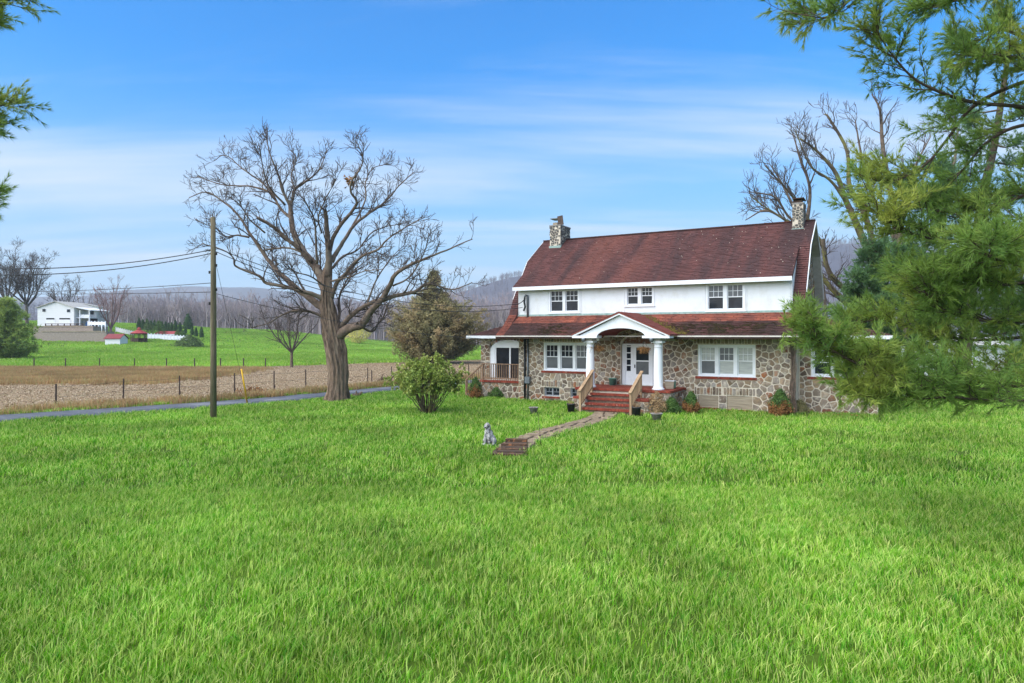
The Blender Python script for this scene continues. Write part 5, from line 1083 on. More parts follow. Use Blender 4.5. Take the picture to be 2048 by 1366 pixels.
for i, (px, Y, H, m) in enumerate(((318, 176, 4.2, 'yew'), (296, 178, 4.0, 'juniper'), (356, 172, 2.3, 'yew'), (365, 172, 2.1, 'yew'))):
    conifer('garden_bush', ('rounded green bush just right of the far gazebo', 'grey-green bush behind the far gazebo', 'left of two pointed green bushes at the shed end', 'right of two pointed green bushes at the shed end')[i], far(px, Y), H, [(0, .3), (.3, .42), (.7, .25), (1, .02)], 350, 6, .13, M[m], 95 + i, .06, cat='bush')
p = far(379, 150); conifer('juniper', 'wide flat spreading juniper on the field before the arborvitae', p, 2.6, [(0, .95), (.25, 1.2), (.6, .8), (1, .1)], 700, 7, .16, M['juniper'], 99, .06, cat='bush', jit=.8)
# pine at the left edge on the field
def clumpy_pine(label, px, Y, H, seed, m='needle', Rr=.42, n=230):
    p = far(px, Y); t = empty('pine_tree', p); tag(t, label, 'tree'); r_ = np.random.default_rng(seed); V, Q = tube([(0, 0, -.2), (.1, 0, H * .5), (0, .1, H * .96)], [.2, .13, .03], 8); obj('trunk', mesh_np('trunk', V, Q, M['pine_bark'], True), t); tb = TB(); TP = []; TD = []
    for i in range(n):
        z = r_.uniform(.0, 1) ** .95; a = r_.uniform(0, 6.28); l_ = H * Rr * np.interp(z, [0, .15, .4, .75, 1], [.75, 1, .9, .6, .2]) * r_.uniform(.45, 1.2); o = np.array((0, 0, z * H)); e = o + np.array((math.cos(a) * l_, math.sin(a) * l_, l_ * .18)); P = smooth_path([o, (o + e) / 2 - (0, 0, l_ * .05), e], 6); tb.add(P, np.linspace(.05, .012, 6), 4)
        for j in range(16): q = P[r_.integers(2, 6)] + r_.normal(0, .35, 3); TP.append(q); TD.append(unit(e - o) + np.array((0, 0, .6)))
    obj('branches', tb.mesh('branches', M['pine_bark']), t)['kind'] = 'stuff'; V, Q = tufts(np.array(TP), np.array(TD), 14, .6, .08, .7, r_); tag(obj('crown', mesh_np('crown', V, Q, M[m]), t), kind='stuff')
clumpy_pine('bushy pine at the left edge in front of the white house on the hill', 10, 105, 8.6, 101, m='needle_far', Rr=.48)
# ------------------------------------------------------------------ other bare trees
def bare(name, label, loc, seed, H, r0, nl, maxl, m, group=None, scale=1.0, rz=0.0, **kw):
    a, b = simple_tree(seed, H, r0, nl, maxl, **kw); t = empty(name, loc, rz); tag(t, label, 'tree', group); obj('trunk', a.mesh('trunk', m if 'far' in m.name or 'budding' in m.name else M['bark_limb']), t); o = obj('crown', b.mesh('crown', m), t); o['kind'] = 'stuff'; return t
lk = (0, 4.2, 2.4, 1.3)
bare('bare_tree', 'largest bare tree on the hill, behind the left edge pine and white house', far(14, 195), 111, 23, .42, 11, 4, M['twig'], lenk=(0, 5, 2.8, 1.6), nk=(0, 2.6, 2.5, 2.6), min_r=.03, spread=.7)
bare('bare_tree', 'bare tree behind the left gable of the hilltop white house', far(54, 200), 112, 21, .4, 11, 4, M['twig'], lenk=(0, 5, 2.8, 1.6), nk=(0, 2.6, 2.5, 2.6), min_r=.03, spread=.7)
bare('bare_tree', 'slim bare tree rising just behind the ridge of the hilltop white house', far(128, 190), 113, 14, .3, 6, 4, M['twig'], lenk=lk, nk=(0, 2.4, 2.4, 2.4), min_r=.03, spread=.7)
bare('bare_tree', 'reddish budding tree with forked trunk right of the hilltop white house', far(222, 172), 114, 14.5, .34, 7, 4, M['twig_red'], lenk=lk, nk=(0, 2.2, 2.3, 2.4), min_r=.026, spread=.85, fork=.16)
g_ = gnd(583, 735); bare('bare_tree', 'small vase-shaped bare tree at the edge of the green field', (g_[0], g_[1], hz1(g_[0], g_[1])), 115, 8.6, .17, 9, 4, M['twig'], lenk=(0, 2.4, 1.4, .8), nk=(0, 2.8, 2.6, 2.6), min_r=.012, spread=.8, fork=.22)
def willow():
    p = far(716, 205); t = empty('budding_willow', p); tag(t, 'small round tree with pale yellow spring haze at the field edge', 'tree'); a, b = simple_tree(117, 5, .12, 6, 3, lenk=(0, 1.6, .9, 0), nk=(0, 2, 2, 0), min_r=.02, spread=1.1, fork=.2); obj('trunk', a.mesh('trunk', M['twig']), t); b_ = obj('branches', b.mesh('branches', M['willow']), t); b_['kind'] = 'stuff'
    tag(obj('crown', spray_mesh([(0, .05), (.2, .5), (.5, .7), (.8, .5), (1, .1)], 5.4, 900, 6, .17, M['willow'], 118, .3, .9), t), kind='stuff')
willow()
# big trees behind the house on the right, main limbs traced
def traced(label, Y0, limbs, seed, trunk_m, lenk, nk, min_r, base_px, group=None, m='twig'):
    b = at(base_px[0], base_px[1], Y0); b[2] = 0; t = empty('bare_tree', b); tag(t, label, 'tree', group); r_ = np.random.default_rng(seed); tw = TB(); first = True
    for pts, w0, w1, d0, d1 in limbs:
        n = 4 * len(pts); P = smooth_path([at(x, y, Y0 + d) - b for (x, y), d in zip(pts, np.linspace(d0, d1, len(pts)))], n); P[2:] += np.cumsum(r_.normal(0, .02, (n - 2, 3)), axis=0) * .5; rad = np.maximum(np.linspace(w0, w1, n) * Y0 / F / 2, .02)
        V, Q = tube(P, rad, 12 if w0 > 10 else 7, True, lambda i, a: 1 + .06 * np.sin(3 * a + i * .7)); obj('trunk' if first else 'limb', mesh_np('limb', V, Q, M[trunk_m], True), t)
        if not first or len(limbs) == 1: grow(tw, P, rad, 0, 3, r_, .22, lenk, nk, min_r, (.4, .9), sides=(4, 4, 3, 3, 3))
        first = False
    tag(obj('twigs', tw.mesh('twigs', M[m]), t), kind='stuff')
lk2 = (2.7, 1.5, .85); nk2 = (3.2, 3.0, 3.2)
traced('bare tree with mossy limbs arching down behind the right gable', 49, [([(1790, 770), (1785, 690), (1772, 635), (1755, 560)], 34, 24, 0, 0), ([(1776, 640), (1735, 605), (1690, 580), (1655, 540), (1644, 480)], 16, 7, 0, -1), ([(1770, 645), (1730, 628), (1690, 603), (1650, 560), (1620, 500), (1600, 440)], 16, 5, 0, 1.5), ([(1755, 565), (1740, 510), (1715, 455), (1690, 400), (1672, 350), (1640, 310), (1600, 280)], 18, 3, 0, 0), ([(1755, 565), (1750, 500), (1730, 430), (1700, 370), (1695, 300), (1660, 235), (1650, 225)], 14, 3, 0, 2), ([(1690, 400), (1660, 360), (1620, 330), (1590, 260)], 7, 2, -.3, -1), ([(1650, 500), (1610, 430), (1575, 380), (1530, 330)], 8, 2, 0, -1.5), ([(1640, 480), (1590, 450), (1540, 420), (1500, 390)], 7, 2, 0, 1)], 121, 'bark_moss', lk2, nk2, .016, (1790, 770))
traced('tall bare tree with upright limbs behind the pine boughs', 53, [([(1815, 770), (1812, 600), (1800, 500), (1790, 420)], 26, 16, 0, 0), ([(1790, 430), (1775, 350), (1765, 280), (1760, 220), (1745, 190)], 12, 2, 0, 0), ([(1795, 470), (1815, 400), (1830, 330), (1860, 270)], 10, 2, 0, 1), ([(1800, 500), (1770, 440), (1740, 380), (1720, 300), (1710, 240)], 10, 2, 0, -1), ([(1812, 560), (1870, 460), (1900, 380), (1915, 280), (1910, 240)], 12, 2, 0, 1.5)], 122, 'bark_limb', lk2, nk2, .016, (1815, 770))
traced('slender bare tree whose twigs spread above the roof left of the right chimney', 58, [([(1650, 760), (1645, 600), (1630, 520), (1615, 460)], 18, 11, 0, 0), ([(1615, 465), (1590, 420), (1565, 370), (1540, 330)], 8, 2, 0, 0), ([(1618, 480), (1570, 440), (1530, 420), (1490, 440)], 7, 2, 0, 2), ([(1612, 455), (1620, 380), (1600, 320), (1585, 270)], 8, 2, 0, -1), ([(1615, 470), (1575, 430), (1550, 395), (1500, 385)], 6, 2, 0, -2)], 123, 'bark_limb', lk2, nk2, .016, (1650, 760))
# ------------------------------------------------------------------ utility pole and wires
pb = gnd(427, 838); pole = empty('utility_pole', pb); tag(pole, 'tall weathered wooden utility pole on the lawn', 'pole')
V, Q = tube(np.array([(0, 0, -.3), (.0, 0, 3), (.0, 0, 6), (-.02, 0, 8.75)]), [.135, .125, .115, .1], 16, True, lambda i, a: 1 + .02 * np.sin(7 * a)); obj('shaft', mesh_np('shaft', V, Q, M['pole'], True), pole)
for i, (z, s_) in enumerate(((7.1, 1), (6.6, 1), (6.3, -1), (5.55, 1), (4.95, -1))): mb = MB(); mb.lathe([(.03, 0), (.05, .03), (.03, .06), (.05, .09), (.02, .12)], 8, (.15 * s_, -.06, z)); mb.build('insulator', M['black'], pole)
def wire(label, pts, r_=.017, sag=None, m='wire'):
    P = smooth_path(pts, 24) if sag is None else np.array([np.array(pts[0]) * (1 - t) + np.array(pts[1]) * t - np.array((0, 0, sag * 4 * t * (1 - t))) for t in np.linspace(0, 1, 40)])
    V, Q = tube(P, r_, 6); o = obj('overhead_wire', mesh_np('overhead_wire', V, Q, M[m], True)); tag(o, label, 'wire', 'overhead wires'); return o
YP = pb[1]; pz = lambda y: at(421, y, YP)
wire('topmost sagging wire from the pole to the left edge', [pz(500), at(-260, 520, 26)], .02, .55)
wire('second sagging wire from the pole to the left edge, just below the topmost', [pz(507), at(-260, 532, 26)], .02, .6)
wire('third wire to the left, thin, crossing above the hilltop house', [pz(566), at(-260, 570, 60)], .016, .5)
wire('lowest thin wire to the left, crossing in front of the far mountain', [pz(584), at(-200, 574, 90)], .018, .4)
hm = hw(mu - .45, -.3, 5.42); hm2 = hw(mu - .25, -.25, 5.2)
wire('upper service wire from the pole to the house mast', [at(431, 495, YP), hm], .017, 1.0)
wire('lower service wire from the pole to the house mast', [at(431, 503, YP), hm2], .017, 1.1)
wire('thin wire from the pole through the big tree towards the evergreen', [at(431, 587, YP), hw(0.1, .2, 3.4)], .012, .5)
g0, g1 = gnd(495, 808), at(432, 528, YP); v_ = (g1 - g0)
wire('slanting guy wire from the pole top to the yellow guard', [g0, g1], .008, 0.0)
mb = MB(); e_ = at(483, 738, g0[1] - .4); mb.tube([g0 - (0, 0, .05), g0 * .5 + e_ * .5, e_], .045, 8); tag(mb.build('guy_guard', M['yellow'], None, True), 'slanting yellow plastic guard on the guy wire beside the driveway', 'cable guard')
# ------------------------------------------------------------------ fences of thin posts
near = [(112, 817, 768), (247, 805, 757), (359, 797, 751), (469, 789, 746), (548, 783, 742), (611, 776, 739), (735, 766, 735), (743, 763, 740), (783, 762, 733), (803, 757, 735), (937, 757, 728)]
ord_ = ['first', 'second', 'third', 'fourth', 'fifth', 'sixth', 'seventh', 'eighth', 'ninth', 'tenth', 'eleventh']
fence_tops = []
for i, (px, y0, y1) in enumerate(near):
    b = gnd(px, y0); h = (y0 - y1) / F * b[1]; mb = MB(); mb.box(-.035, .035, -.02, .02, -.2, h); mb.box(-.012, .012, -.05, -.02, .1, h); mb.box(-.05, .05, -.055, -.05, .25, .4)
    tag(mb.build('fence_post', M['rust'], None, loc=b, rz=.3 * i), '%s thin rusty post from the left in the fence beyond the driveway' % ord_[i], 'fence post', 'posts of the wire fence beyond the driveway'); fence_tops.append(b + (0, 0, h))
for k in range(2):
    mb = MB(); pts = [np.array(p) - (0, 0, .15 + .5 * k) for p in fence_tops[:7]]
    for a, b in zip(pts[:-1], pts[1:]): mb.tube([a, (a + b) / 2 - (0, 0, .05), b], .006, 4)
    tag(mb.build('fence_wire', M['wire']), ('upper', 'lower')[k] + ' strand of wire along the rusty posts beyond the driveway', 'wire', 'fence wires')
for i, px in enumerate((68, 131, 199, 269, 333, 389, 441, 487, 531)):
    b = gnd(px, 735); mb = MB(); mb.box(-.05, .05, -.05, .05, -.2, 1.02); mb.box(-.06, .06, -.06, .06, 1.02, 1.06); tag(mb.build('fence_post', M['rust'], None, loc=b, rz=.2 * i), '%s short post from the left along the edge of the green field' % (ord_ + ['x'])[i], 'fence post', 'posts along the green field')
# ------------------------------------------------------------------ path
path = strip('path_bed', PATH_S[:, :2], 1.15, .012, M['soil'])
rp = random.Random(9); n_ = len(PATH_S); T_ = unit(np.gradient(PATH_S, axis=0)); k = 1; s_acc = 0.0
while k < n_ - 9:
    ln_ = rp.uniform(.38, .62); s0 = PATH_S[k]; t = T_[k]; nn = np.array((-t[1], t[0], 0)); off = -.56
    while off < .5:
        wdt = rp.uniform(.42, .68); e = min(off + wdt, .58); c = s0 + nn * (off + e) / 2; hw_ = (e - off) / 2 - .02; z = rp.uniform(.05, .075)
        ring = [(-ln_ / 2, -hw_), (0, -hw_ * 1.05), (ln_ / 2, -hw_), (ln_ / 2, hw_), (0, hw_ * 1.04), (-ln_ / 2, hw_)]; ring = [(a * rp.uniform(.86, .98), b * rp.uniform(.86, 1)) for a, b in ring]; V = [c + t * a + nn * b + (0, 0, .0) for a, b in ring] + [c + t * a * .94 + nn * b * .94 + (0, 0, z) for a, b in ring]
        m_ = len(ring); Fc = [(i, (i + 1) % m_, (i + 1) % m_ + m_, i + m_) for i in range(m_)] + [tuple(range(m_, 2 * m_))]; obj('slab', mesh_np('slab', V, Fc, M['slab']), path); off = e
    adv = 0
    while adv < ln_ and k < n_ - 1: adv += np.linalg.norm(PATH_S[k + 1] - PATH_S[k]); k += 1
for i, py in enumerate((888, 895, 902, 909)):
    a = gnd((1012, 1003, 994, 986)[i], py); b = gnd((1054, 1055, 1054, 1046)[i], py + 1); z = .2 - .045 * i; mb = MB(); mb.bar(a + (0, 0, z / 2 - .02), b + (0, 0, z / 2 - .02), .24, z); mb.build('sleeper', M['sleeper'], path)
    if i < 3: mb = MB(); c = (a + b) / 2 + (0, -.28, z * .36); d = (b - a) * .48; mb.bar(c - d, c + d, .34, .05); mb.build('tread_soil', M['soil'], path)
# ------------------------------------------------------------------ dog statue
def statue():
    b = gnd(977, 889); t = empty('dog_statue', b, R(-14)); tag(t, 'grey cast-stone statue of a sitting dog on the lawn by the path', 'statue'); me = bpy.data.meshes.new('body'); import bmesh; bm = bmesh.new()
    def ell(c, r_, rot=(0, 0, 0)):
        m_ = Matrix.Translation(c) @ Matrix.Rotation(rot[0], 4, 'X') @ Matrix.Rotation(rot[1], 4, 'Y') @ Matrix.Diagonal((*r_, 1)); bmesh.ops.create_icosphere(bm, subdivisions=3, radius=1, matrix=m_)
    # faces the camera (-y) and a little to the left; sits on its haunches
    ell((.05, .05, .18), (.17, .2, .17)); ell((.02, -.02, .32), (.14, .15, .2), (R(-20), 0, 0)); ell((0, -.06, .42), (.12, .12, .14)); ell((-.01, -.07, .51), (.085, .09, .1))
    ell((-.02, -.1, .63), (.088, .095, .085)); ell((-.035, -.19, .605), (.047, .075, .042)); ell((-.04, -.255, .612), (.022, .02, .018)); ell((-.02, -.07, .70), (.06, .06, .035))
    for s_ in (-1, 1):
        ell((-.02 + s_ * .088, -.075, .61), (.026, .05, .082), (0, R(-12 * s_), 0)); ell((s_ * .07, -.17, .2), (.042, .045, .2)); ell((s_ * .075, -.215, .03), (.048, .08, .036)); ell((.04 + s_ * .15, .0, .13), (.075, .15, .125), (R(18), 0, 0)); ell((.04 + s_ * .17, -.15, .035), (.05, .1, .036))
    ell((.08, .26, .05), (.04, .12, .04))
    bm.to_mesh(me); bm.free(); me.materials.append(M['statue']); o = obj('body', me, t); md = o.modifiers.new('merge', 'REMESH'); md.mode = 'VOXEL'; md.voxel_size = .0105; md.use_smooth_shade = True; sm = o.modifiers.new('soft', 'SMOOTH'); sm.factor = .5; sm.iterations = 2
    for s_ in (-1, 1): mb = MB(); mb.lathe([(.004, 0), (.011, .005), (.011, .012), (.004, .018)], 10, (0, 0, 0)); e = mb.build('eye', M['black'], t, True); e.location = (-.025 + s_ * .036, -.186, .648)
    mb = MB(); mb.lathe([(.005, 0), (.018, .006), (.016, .02), (.004, .026)], 10); e = mb.build('nose', M['black'], t, True); e.location = (-.04, -.278, .6)
    mb = MB(); mb.lathe([(.24, -.03), (.25, 0), (.23, .02)], 20, (.03, -.02, 0)); mb.build('base', M['statue'], t)
statue()
# ------------------------------------------------------------------ pots, baskets and small things round the porch
def potted(name, label, p, rt, rb, h, m, cat='pot', dead=True, seed=0):
    t = empty(name, p); tag(t, label, cat); mb = MB(); mb.lathe([(rb, -.01), (rt * .97, h * .86), (rt * 1.06, h * .87), (rt * 1.06, h), (rt * .92, h), (rt * .9, h * .9), (.01, h * .9)], 20); mb.build('body', m, t, True); mb = MB(); mb.lathe([(rt * .88, h * .9), (rt * .5, h * .93), (.01, h * .95)], 14); mb.build('soil', M['soil'], t)
    if dead:
        r_ = np.random.default_rng(seed); tb = TB()
        for i in range(26): a = r_.uniform(0, 6.28); d = r_.uniform(0, rt * .7); o = np.array((math.cos(a) * d, math.sin(a) * d, h * .9)); e = o + np.array((math.cos(a) * r_.uniform(0, .18), math.sin(a) * r_.uniform(0, .18), r_.uniform(.08, .3))); tb.add(np.array([o, (o + e) / 2 + r_.normal(0, .02, 3), e]), (.006, .005, .003), 3)
        tag(obj('dead_stems', tb.mesh('dead_stems', M['straw']), t), kind='stuff')
potted('plant_pot', 'black plastic pot of dead stems left of the bottom step', hw(5.15, -4.1), .2, .15, .38, M['pot'], seed=1)
potted('plant_pot', 'black plastic pot of dead stems right of the bottom step', hw(8.42, -4.15), .21, .16, .4, M['pot'], seed=2)
potted('plant_pot', 'squat grey concrete bowl on the grass right of the steps', gnd(1313, 840), .25, .14, .3, M['concrete'], seed=3)
potted('plant_pot', 'grey stone bowl standing alone on the lawn left of the path', gnd(1067, 827), .21, .13, .3, M['concrete'], dead=False)
potted('planter', 'teal glazed planter on the porch left of the door', hw(5.78, -.35, 1.05), .2, .16, .36, M['teal'], dead=False)
mb = MB(); mb.prism([(-.19, 0), (.19, 0), (.22, .36), (-.22, .36)], -.16, .16); cb = empty('storage_box', hw(9.1, -1.2, 1.05), -TH); tag(cb, 'pale box with a green side on the porch right of the column', 'box'); mb.build('body', M['board'], cb); mb = MB(); mb.box(-.23, .23, -.18, .18, .362, .4); mb.build('lid', M['white_worn'], cb); mb = MB(); mb.box(.221, .235, -.13, .13, .05, .35); mb.build('side_panel', M['teal'], cb)
def basket(label, p, seed):
    t = empty('hanging_basket', p); tag(t, label, 'basket'); r_ = np.random.default_rng(seed); mb = MB(); mb.lathe([(.03, -.17), (.1, -.13), (.15, -.04), (.16, 0), (.01, -.01)], 16); mb.build('bowl', M['dark_plank'], t, True); mb = MB()
    for k in range(3): a = k * 2.1; mb.tube([(math.cos(a) * .19, math.sin(a) * .19, 0), (0, 0, .42)], .006, 4)
    mb.tube([(0, 0, .42), (0, 0, .62)], .006, 4); mb.build('hanger', M['black'], t); P = r_.normal(0, .1, (130, 3)) * (1.2, 1.2, .6) - (0, 0, .03); V, Q = tufts(P, r_.normal(0, 1, (130, 3)) + (0, 0, -.1), 8, .16, .014, .5, r_, .3); tag(obj('dead_fern', mesh_np('dead_fern', V, Q, M['basket']), t), kind='stuff')
basket('hanging basket of dry brown fern by the left porch column', hw(5.75, -2.2, 3.05), 1); basket('hanging basket of dry brown fern in front of the door', hw(8.12, -2.2, 2.98), 2)
mb = MB(); p0 = gnd(1081, 889); mb.tube([p0, p0 + (-.03, 0, .5), p0 + (-.08, 0, .95), p0 + (-.14, 0, 1.2), p0 + (-.24, 0, 1.27), p0 + (-.3, 0, 1.2)], .009, 6); tag(mb.build('shepherd_hook', M['rust'], None, True), 'thin rusty garden hook stuck in the lawn beside the path', 'garden hook')
mb = MB(); hp = [hw(15.3 + .32 * i, .55 + .12 * math.sin(i * 1.7), .03 + .01 * (i % 2)) for i in range(8)]; mb.tube(smooth_path(hp, 40), .025, 6); tag(mb.build('garden_hose', M['hose'], None, True), 'red garden hose lying along the foot of the right wing', 'hose')
# vine on the corner
vt = empty('climbing_vine', hw(14.55, -.12)); tag(vt, 'thick bare brown vine climbing the right corner of the stone front', 'vine'); rv = np.random.default_rng(8)
for i in range(16):
    o = UU * rv.uniform(-.16, .1) + VV * rv.uniform(-.08, .02); P = [o * rv.uniform(.8, 1.3) + np.array((rv.normal(0, .03), rv.normal(0, .02), z)) for z in np.linspace(-.05, 3.5, 9)]; V, Q = tube(smooth_path(P, 26), np.linspace(.034, .016, 26) * rv.uniform(.6, 1.3), 6); obj('stem', mesh_np('stem', V, Q, M['bark_limb'], True), vt)
# ground debris
g_ = gnd(712, 794); mb = MB(); mb.tube([(-.2, 0, .08), (.2, .05, .14), (.35, 0, .3)], [.12, .1, .05], 8); mb.tube([(.05, 0, .1), (.0, .05, .36)], [.08, .03], 7); tag(mb.build('stump', M['bark'], None, loc=g_), 'small broken stump in the grass right of the big trunk', 'stump')
g_ = gnd(772, 762); mb = MB(); mb.tube([(-.7, 0, .05), (-.2, .1, .2), (.5, 0, .3), (.75, 0, .55)], [.12, .11, .09, .03], 7); mb.tube([(-.4, 0, .12), (-.25, -.1, .5), (-.1, -.1, .6)], [.06, .04, .02], 6); tag(mb.build('fallen_log', M['bark'], None, loc=g_), 'dark fallen log by the far side of the driveway', 'log')
g_ = gnd(505, 787); r_ = np.random.default_rng(3); V, Q = sprays(r_.normal(0, .3, (160, 3)) * (1.4, .8, .35) + (0, 0, .12), r_.normal(0, 1, (160, 3)), 3, .09, r_, .9); o = obj('leaf_pile', mesh_np('leaf_pile', V, Q, M['yew_brown']), None, loc=g_); tag(o, 'rusty brown pile of leaves near the yellow guard', 'leaf pile')
# ------------------------------------------------------------------ hilltop garden far left
def W(px, Y): return (px - CX) / F * Y
def Z(py, Y): return CH + (HY - py) / F * Y
Yh = 166.0
x0, x1 = W(75, Yh), W(148, Yh); zb = Z(652, Yh); ze = Z(614.5, Yh); za = Z(603, Yh); xm = W(112, Yh)
wh = empty('white_house', ((x0 + x1) / 2, Yh, zb)); tag(wh, 'white gabled house with two garage doors on the hill', 'house'); ox, oz = (x0 + x1) / 2, zb
mb = MB(); mb.prism([(x0 - ox, -.6), (x1 - ox, -.6), (x1 - ox, ze - oz), (xm - ox, za - oz - .1), (x0 - ox, ze - oz)], 0, 9); mb.build('wall', M['siding'], wh)
for a, b, c, d in ((x0 - .35, ze - .2, xm, za), (x1 + .35, ze - .2, xm, za)):
    V = [(a - ox, -.4, b - oz), (c - ox, -.4, d - oz), (c - ox, 9.3, d - oz), (a - ox, 9.3, b - oz)]; V += [(p, q, r_ + .14) for p, q, r_ in V]; MB().add(V, [(3, 2, 1, 0), (4, 5, 6, 7), (0, 1, 5, 4), (1, 2, 6, 5), (2, 3, 7, 6), (3, 0, 4, 7)]).build('roof', M['soffit'], wh)
for pa, pb_, ya, yb in ((84.5, 92, 617, 624), (133.5, 141, 618, 625)):
    mb = MB(); mb.box(W(pa, Yh) - ox, W(pb_, Yh) - ox, -.06, .02, Z(yb, Yh) - oz, Z(ya, Yh) - oz); f_ = mb.build('window', M['white'], wh); mb = MB(); mb.box(W(pa, Yh) - ox + .07, W(pb_, Yh) - ox - .07, -.075, -.05, Z(yb, Yh) - oz + .07, Z(ya, Yh) - oz - .07); mb.build('pane', M['glass'], f_)
for pa, pb_ in ((92, 110), (118, 141)):
    mb = MB(); mb.box(W(pa, Yh) - ox, W(pb_, Yh) - ox, -.05, .02, -.4, Z(635.5, Yh) - oz); g2 = mb.build('garage_door', M['white'], wh); mb = MB(); mb.box(W(pa, Yh) - ox + .1, W(pb_, Yh) - ox - .1, -.07, -.045, Z(639, Yh) - oz, Z(636, Yh) - oz); mb.build('pane', M['dark'], g2)
# side balcony wing
b0, b1 = W(148, Yh + 1), W(180, Yh + 1); mb = MB(); mb.box(b0 - ox + .02, b1 - ox, 3.5, 8.5, -.6, Z(620, Yh) - oz); mb.build('side_wing', M['siding'], wh)
V = [(b0 - ox, .6, Z(614, Yh) - oz), (b1 - ox + .3, .6, Z(621, Yh) - oz), (b1 - ox + .3, 8.8, Z(621, Yh) - oz), (b0 - ox, 8.8, Z(614, Yh) - oz)]; V += [(a, b, c + .15) for a, b, c in V]; MB().add(V, [(3, 2, 1, 0), (4, 5, 6, 7), (0, 1, 5, 4), (1, 2, 6, 5), (2, 3, 7, 6), (3, 0, 4, 7)]).build('porch_roof', M['white'], wh)
mb = MB(); mb.box(b0 - ox, b1 - ox, .9, 3.5, Z(636, Yh) - oz, Z(634, Yh) - oz); mb.build('balcony_floor', M['white'], wh); mb = MB(); mb.box(b0 - ox + 1.5, b1 - ox, .92, .98, Z(634, Yh) - oz, Z(629, Yh) - oz); mb.build('balcony_rail', M['white'], wh)
for px in (149, 160, 179): mb = MB(); x = W(px, Yh + 1) - ox; mb.box(x - .12, x + .12, .85, 1.1, -.6, Z(620, Yh) - oz); mb.build('post', M['white'], wh)
mb = MB(); mb.box(W(162, Yh) - ox, W(178, Yh) - ox, 3.42, 3.49, -.5, Z(636.5, Yh) - oz); mb.build('dark_carport_panel', M['dark'], wh); mb = MB(); mb.box(W(162, Yh) - ox, W(170, Yh) - ox, 3.4, 3.48, Z(628, Yh) - oz, Z(621, Yh) - oz); mb.build('window', M['glass'], wh)  # flat near-black panel on the wall paints the shade of the carport opening
mb = MB(); mb.box(0, 1.6, 0, .9, 0, 1.0); mb.prism([(0, 1.0), (1.6, 1.0), (1.3, 1.5), (.3, 1.5)], .1, .8); tag(mb.build('tarp_cover', M['blue'], None, loc=(W(163, Yh), Yh + 1.6, zb - .3)), 'blue tarp-covered load under the balcony of the hilltop house', 'tarp')
# white house behind, only its gable and upper wall
Y2 = 210.0; h2 = empty('white_house', (W(160, Y2), Y2, hz1(W(160, Y2), Y2))); tag(h2, 'second white house mostly hidden behind the hilltop house and dark evergreens', 'house'); o2 = h2.location
P_ = [(W(135, Y2) - o2[0], -1), (W(196, Y2) - o2[0], -1), (W(196, Y2) - o2[0], Z(614, Y2) - o2[2]), (W(158, Y2) - o2[0], Z(606, Y2) - o2[2]), (W(135, Y2) - o2[0], Z(614, Y2) - o2[2])]
mb = MB(); mb.prism(P_, 0, 3); mb.build('wall', M['siding'], h2); V = [(W(133, Y2) - o2[0], -.4, Z(614.4, Y2) - o2[2]), (W(158, Y2) - o2[0], -.4, Z(605.5, Y2) - o2[2]), (W(158, Y2) - o2[0], 3.3, Z(605.5, Y2) - o2[2]), (W(133, Y2) - o2[0], 3.3, Z(614.4, Y2) - o2[2]), (W(198, Y2) - o2[0], -.4, Z(613.5, Y2) - o2[2]), (W(198, Y2) - o2[0], 3.3, Z(613.5, Y2) - o2[2])]; MB().add(V, [(0, 1, 2, 3), (1, 4, 5, 2)]).build('roof', M['soffit'], h2)
for i, (px, top, hh) in enumerate(((163, 611, 6), (173, 613, 5.5), (186, 618, 5), (196, 632, 4))): Yt = 182 + i; p = far(px, Yt); conifer('evergreen', ('dark evergreen', 'second dark evergreen', 'broad dark evergreen', 'short dark evergreen')[i] + ' between the hilltop house and the reddish tree', p, Z(top, Yt) - p[2], [(0, .2), (.3, .3), (.7, .2), (1, .02)], 500, 6, .2, M['arbor'], 130 + i)
# terraces with retaining walls
Yw = 158.0
def wall_(label, px0, px1, py0, py1, Y, dep, top_m):
    a, b = W(px0, Y), W(px1, Y); z1 = Z(py0, Y); z0 = min(hz1(a, Y), hz1(b, Y)) - .4; t = empty('retaining_wall', ((a + b) / 2, Y, z0)); tag(t, label, 'retaining wall', 'retaining walls on the hill'); mb = MB(); mb.box(a - t.location[0], b - t.location[0], 0, dep, 0, z1 - z0); mb.build('blockwork', M['block'], t)
    mb = MB(); mb.box(a - t.location[0] - .1, b - t.location[0] + .1, -.12, .5, z1 - z0, z1 - z0 + .2); mb.build('coping', M['board'], t); mb = MB(); mb.box(a - t.location[0], b - t.location[0], .502, dep, z1 - z0, z1 - z0 + .05); mb.build('terrace_top', top_m, t)
wall_('lower pale stone retaining wall below the hilltop house', 84, 213, 663.5, 675, Yw, 3.2, M['slab']); wall_('upper stone retaining wall just under the hilltop house', 66, 186, 653.5, 663, Yw + 3.2, 6, M['board'])
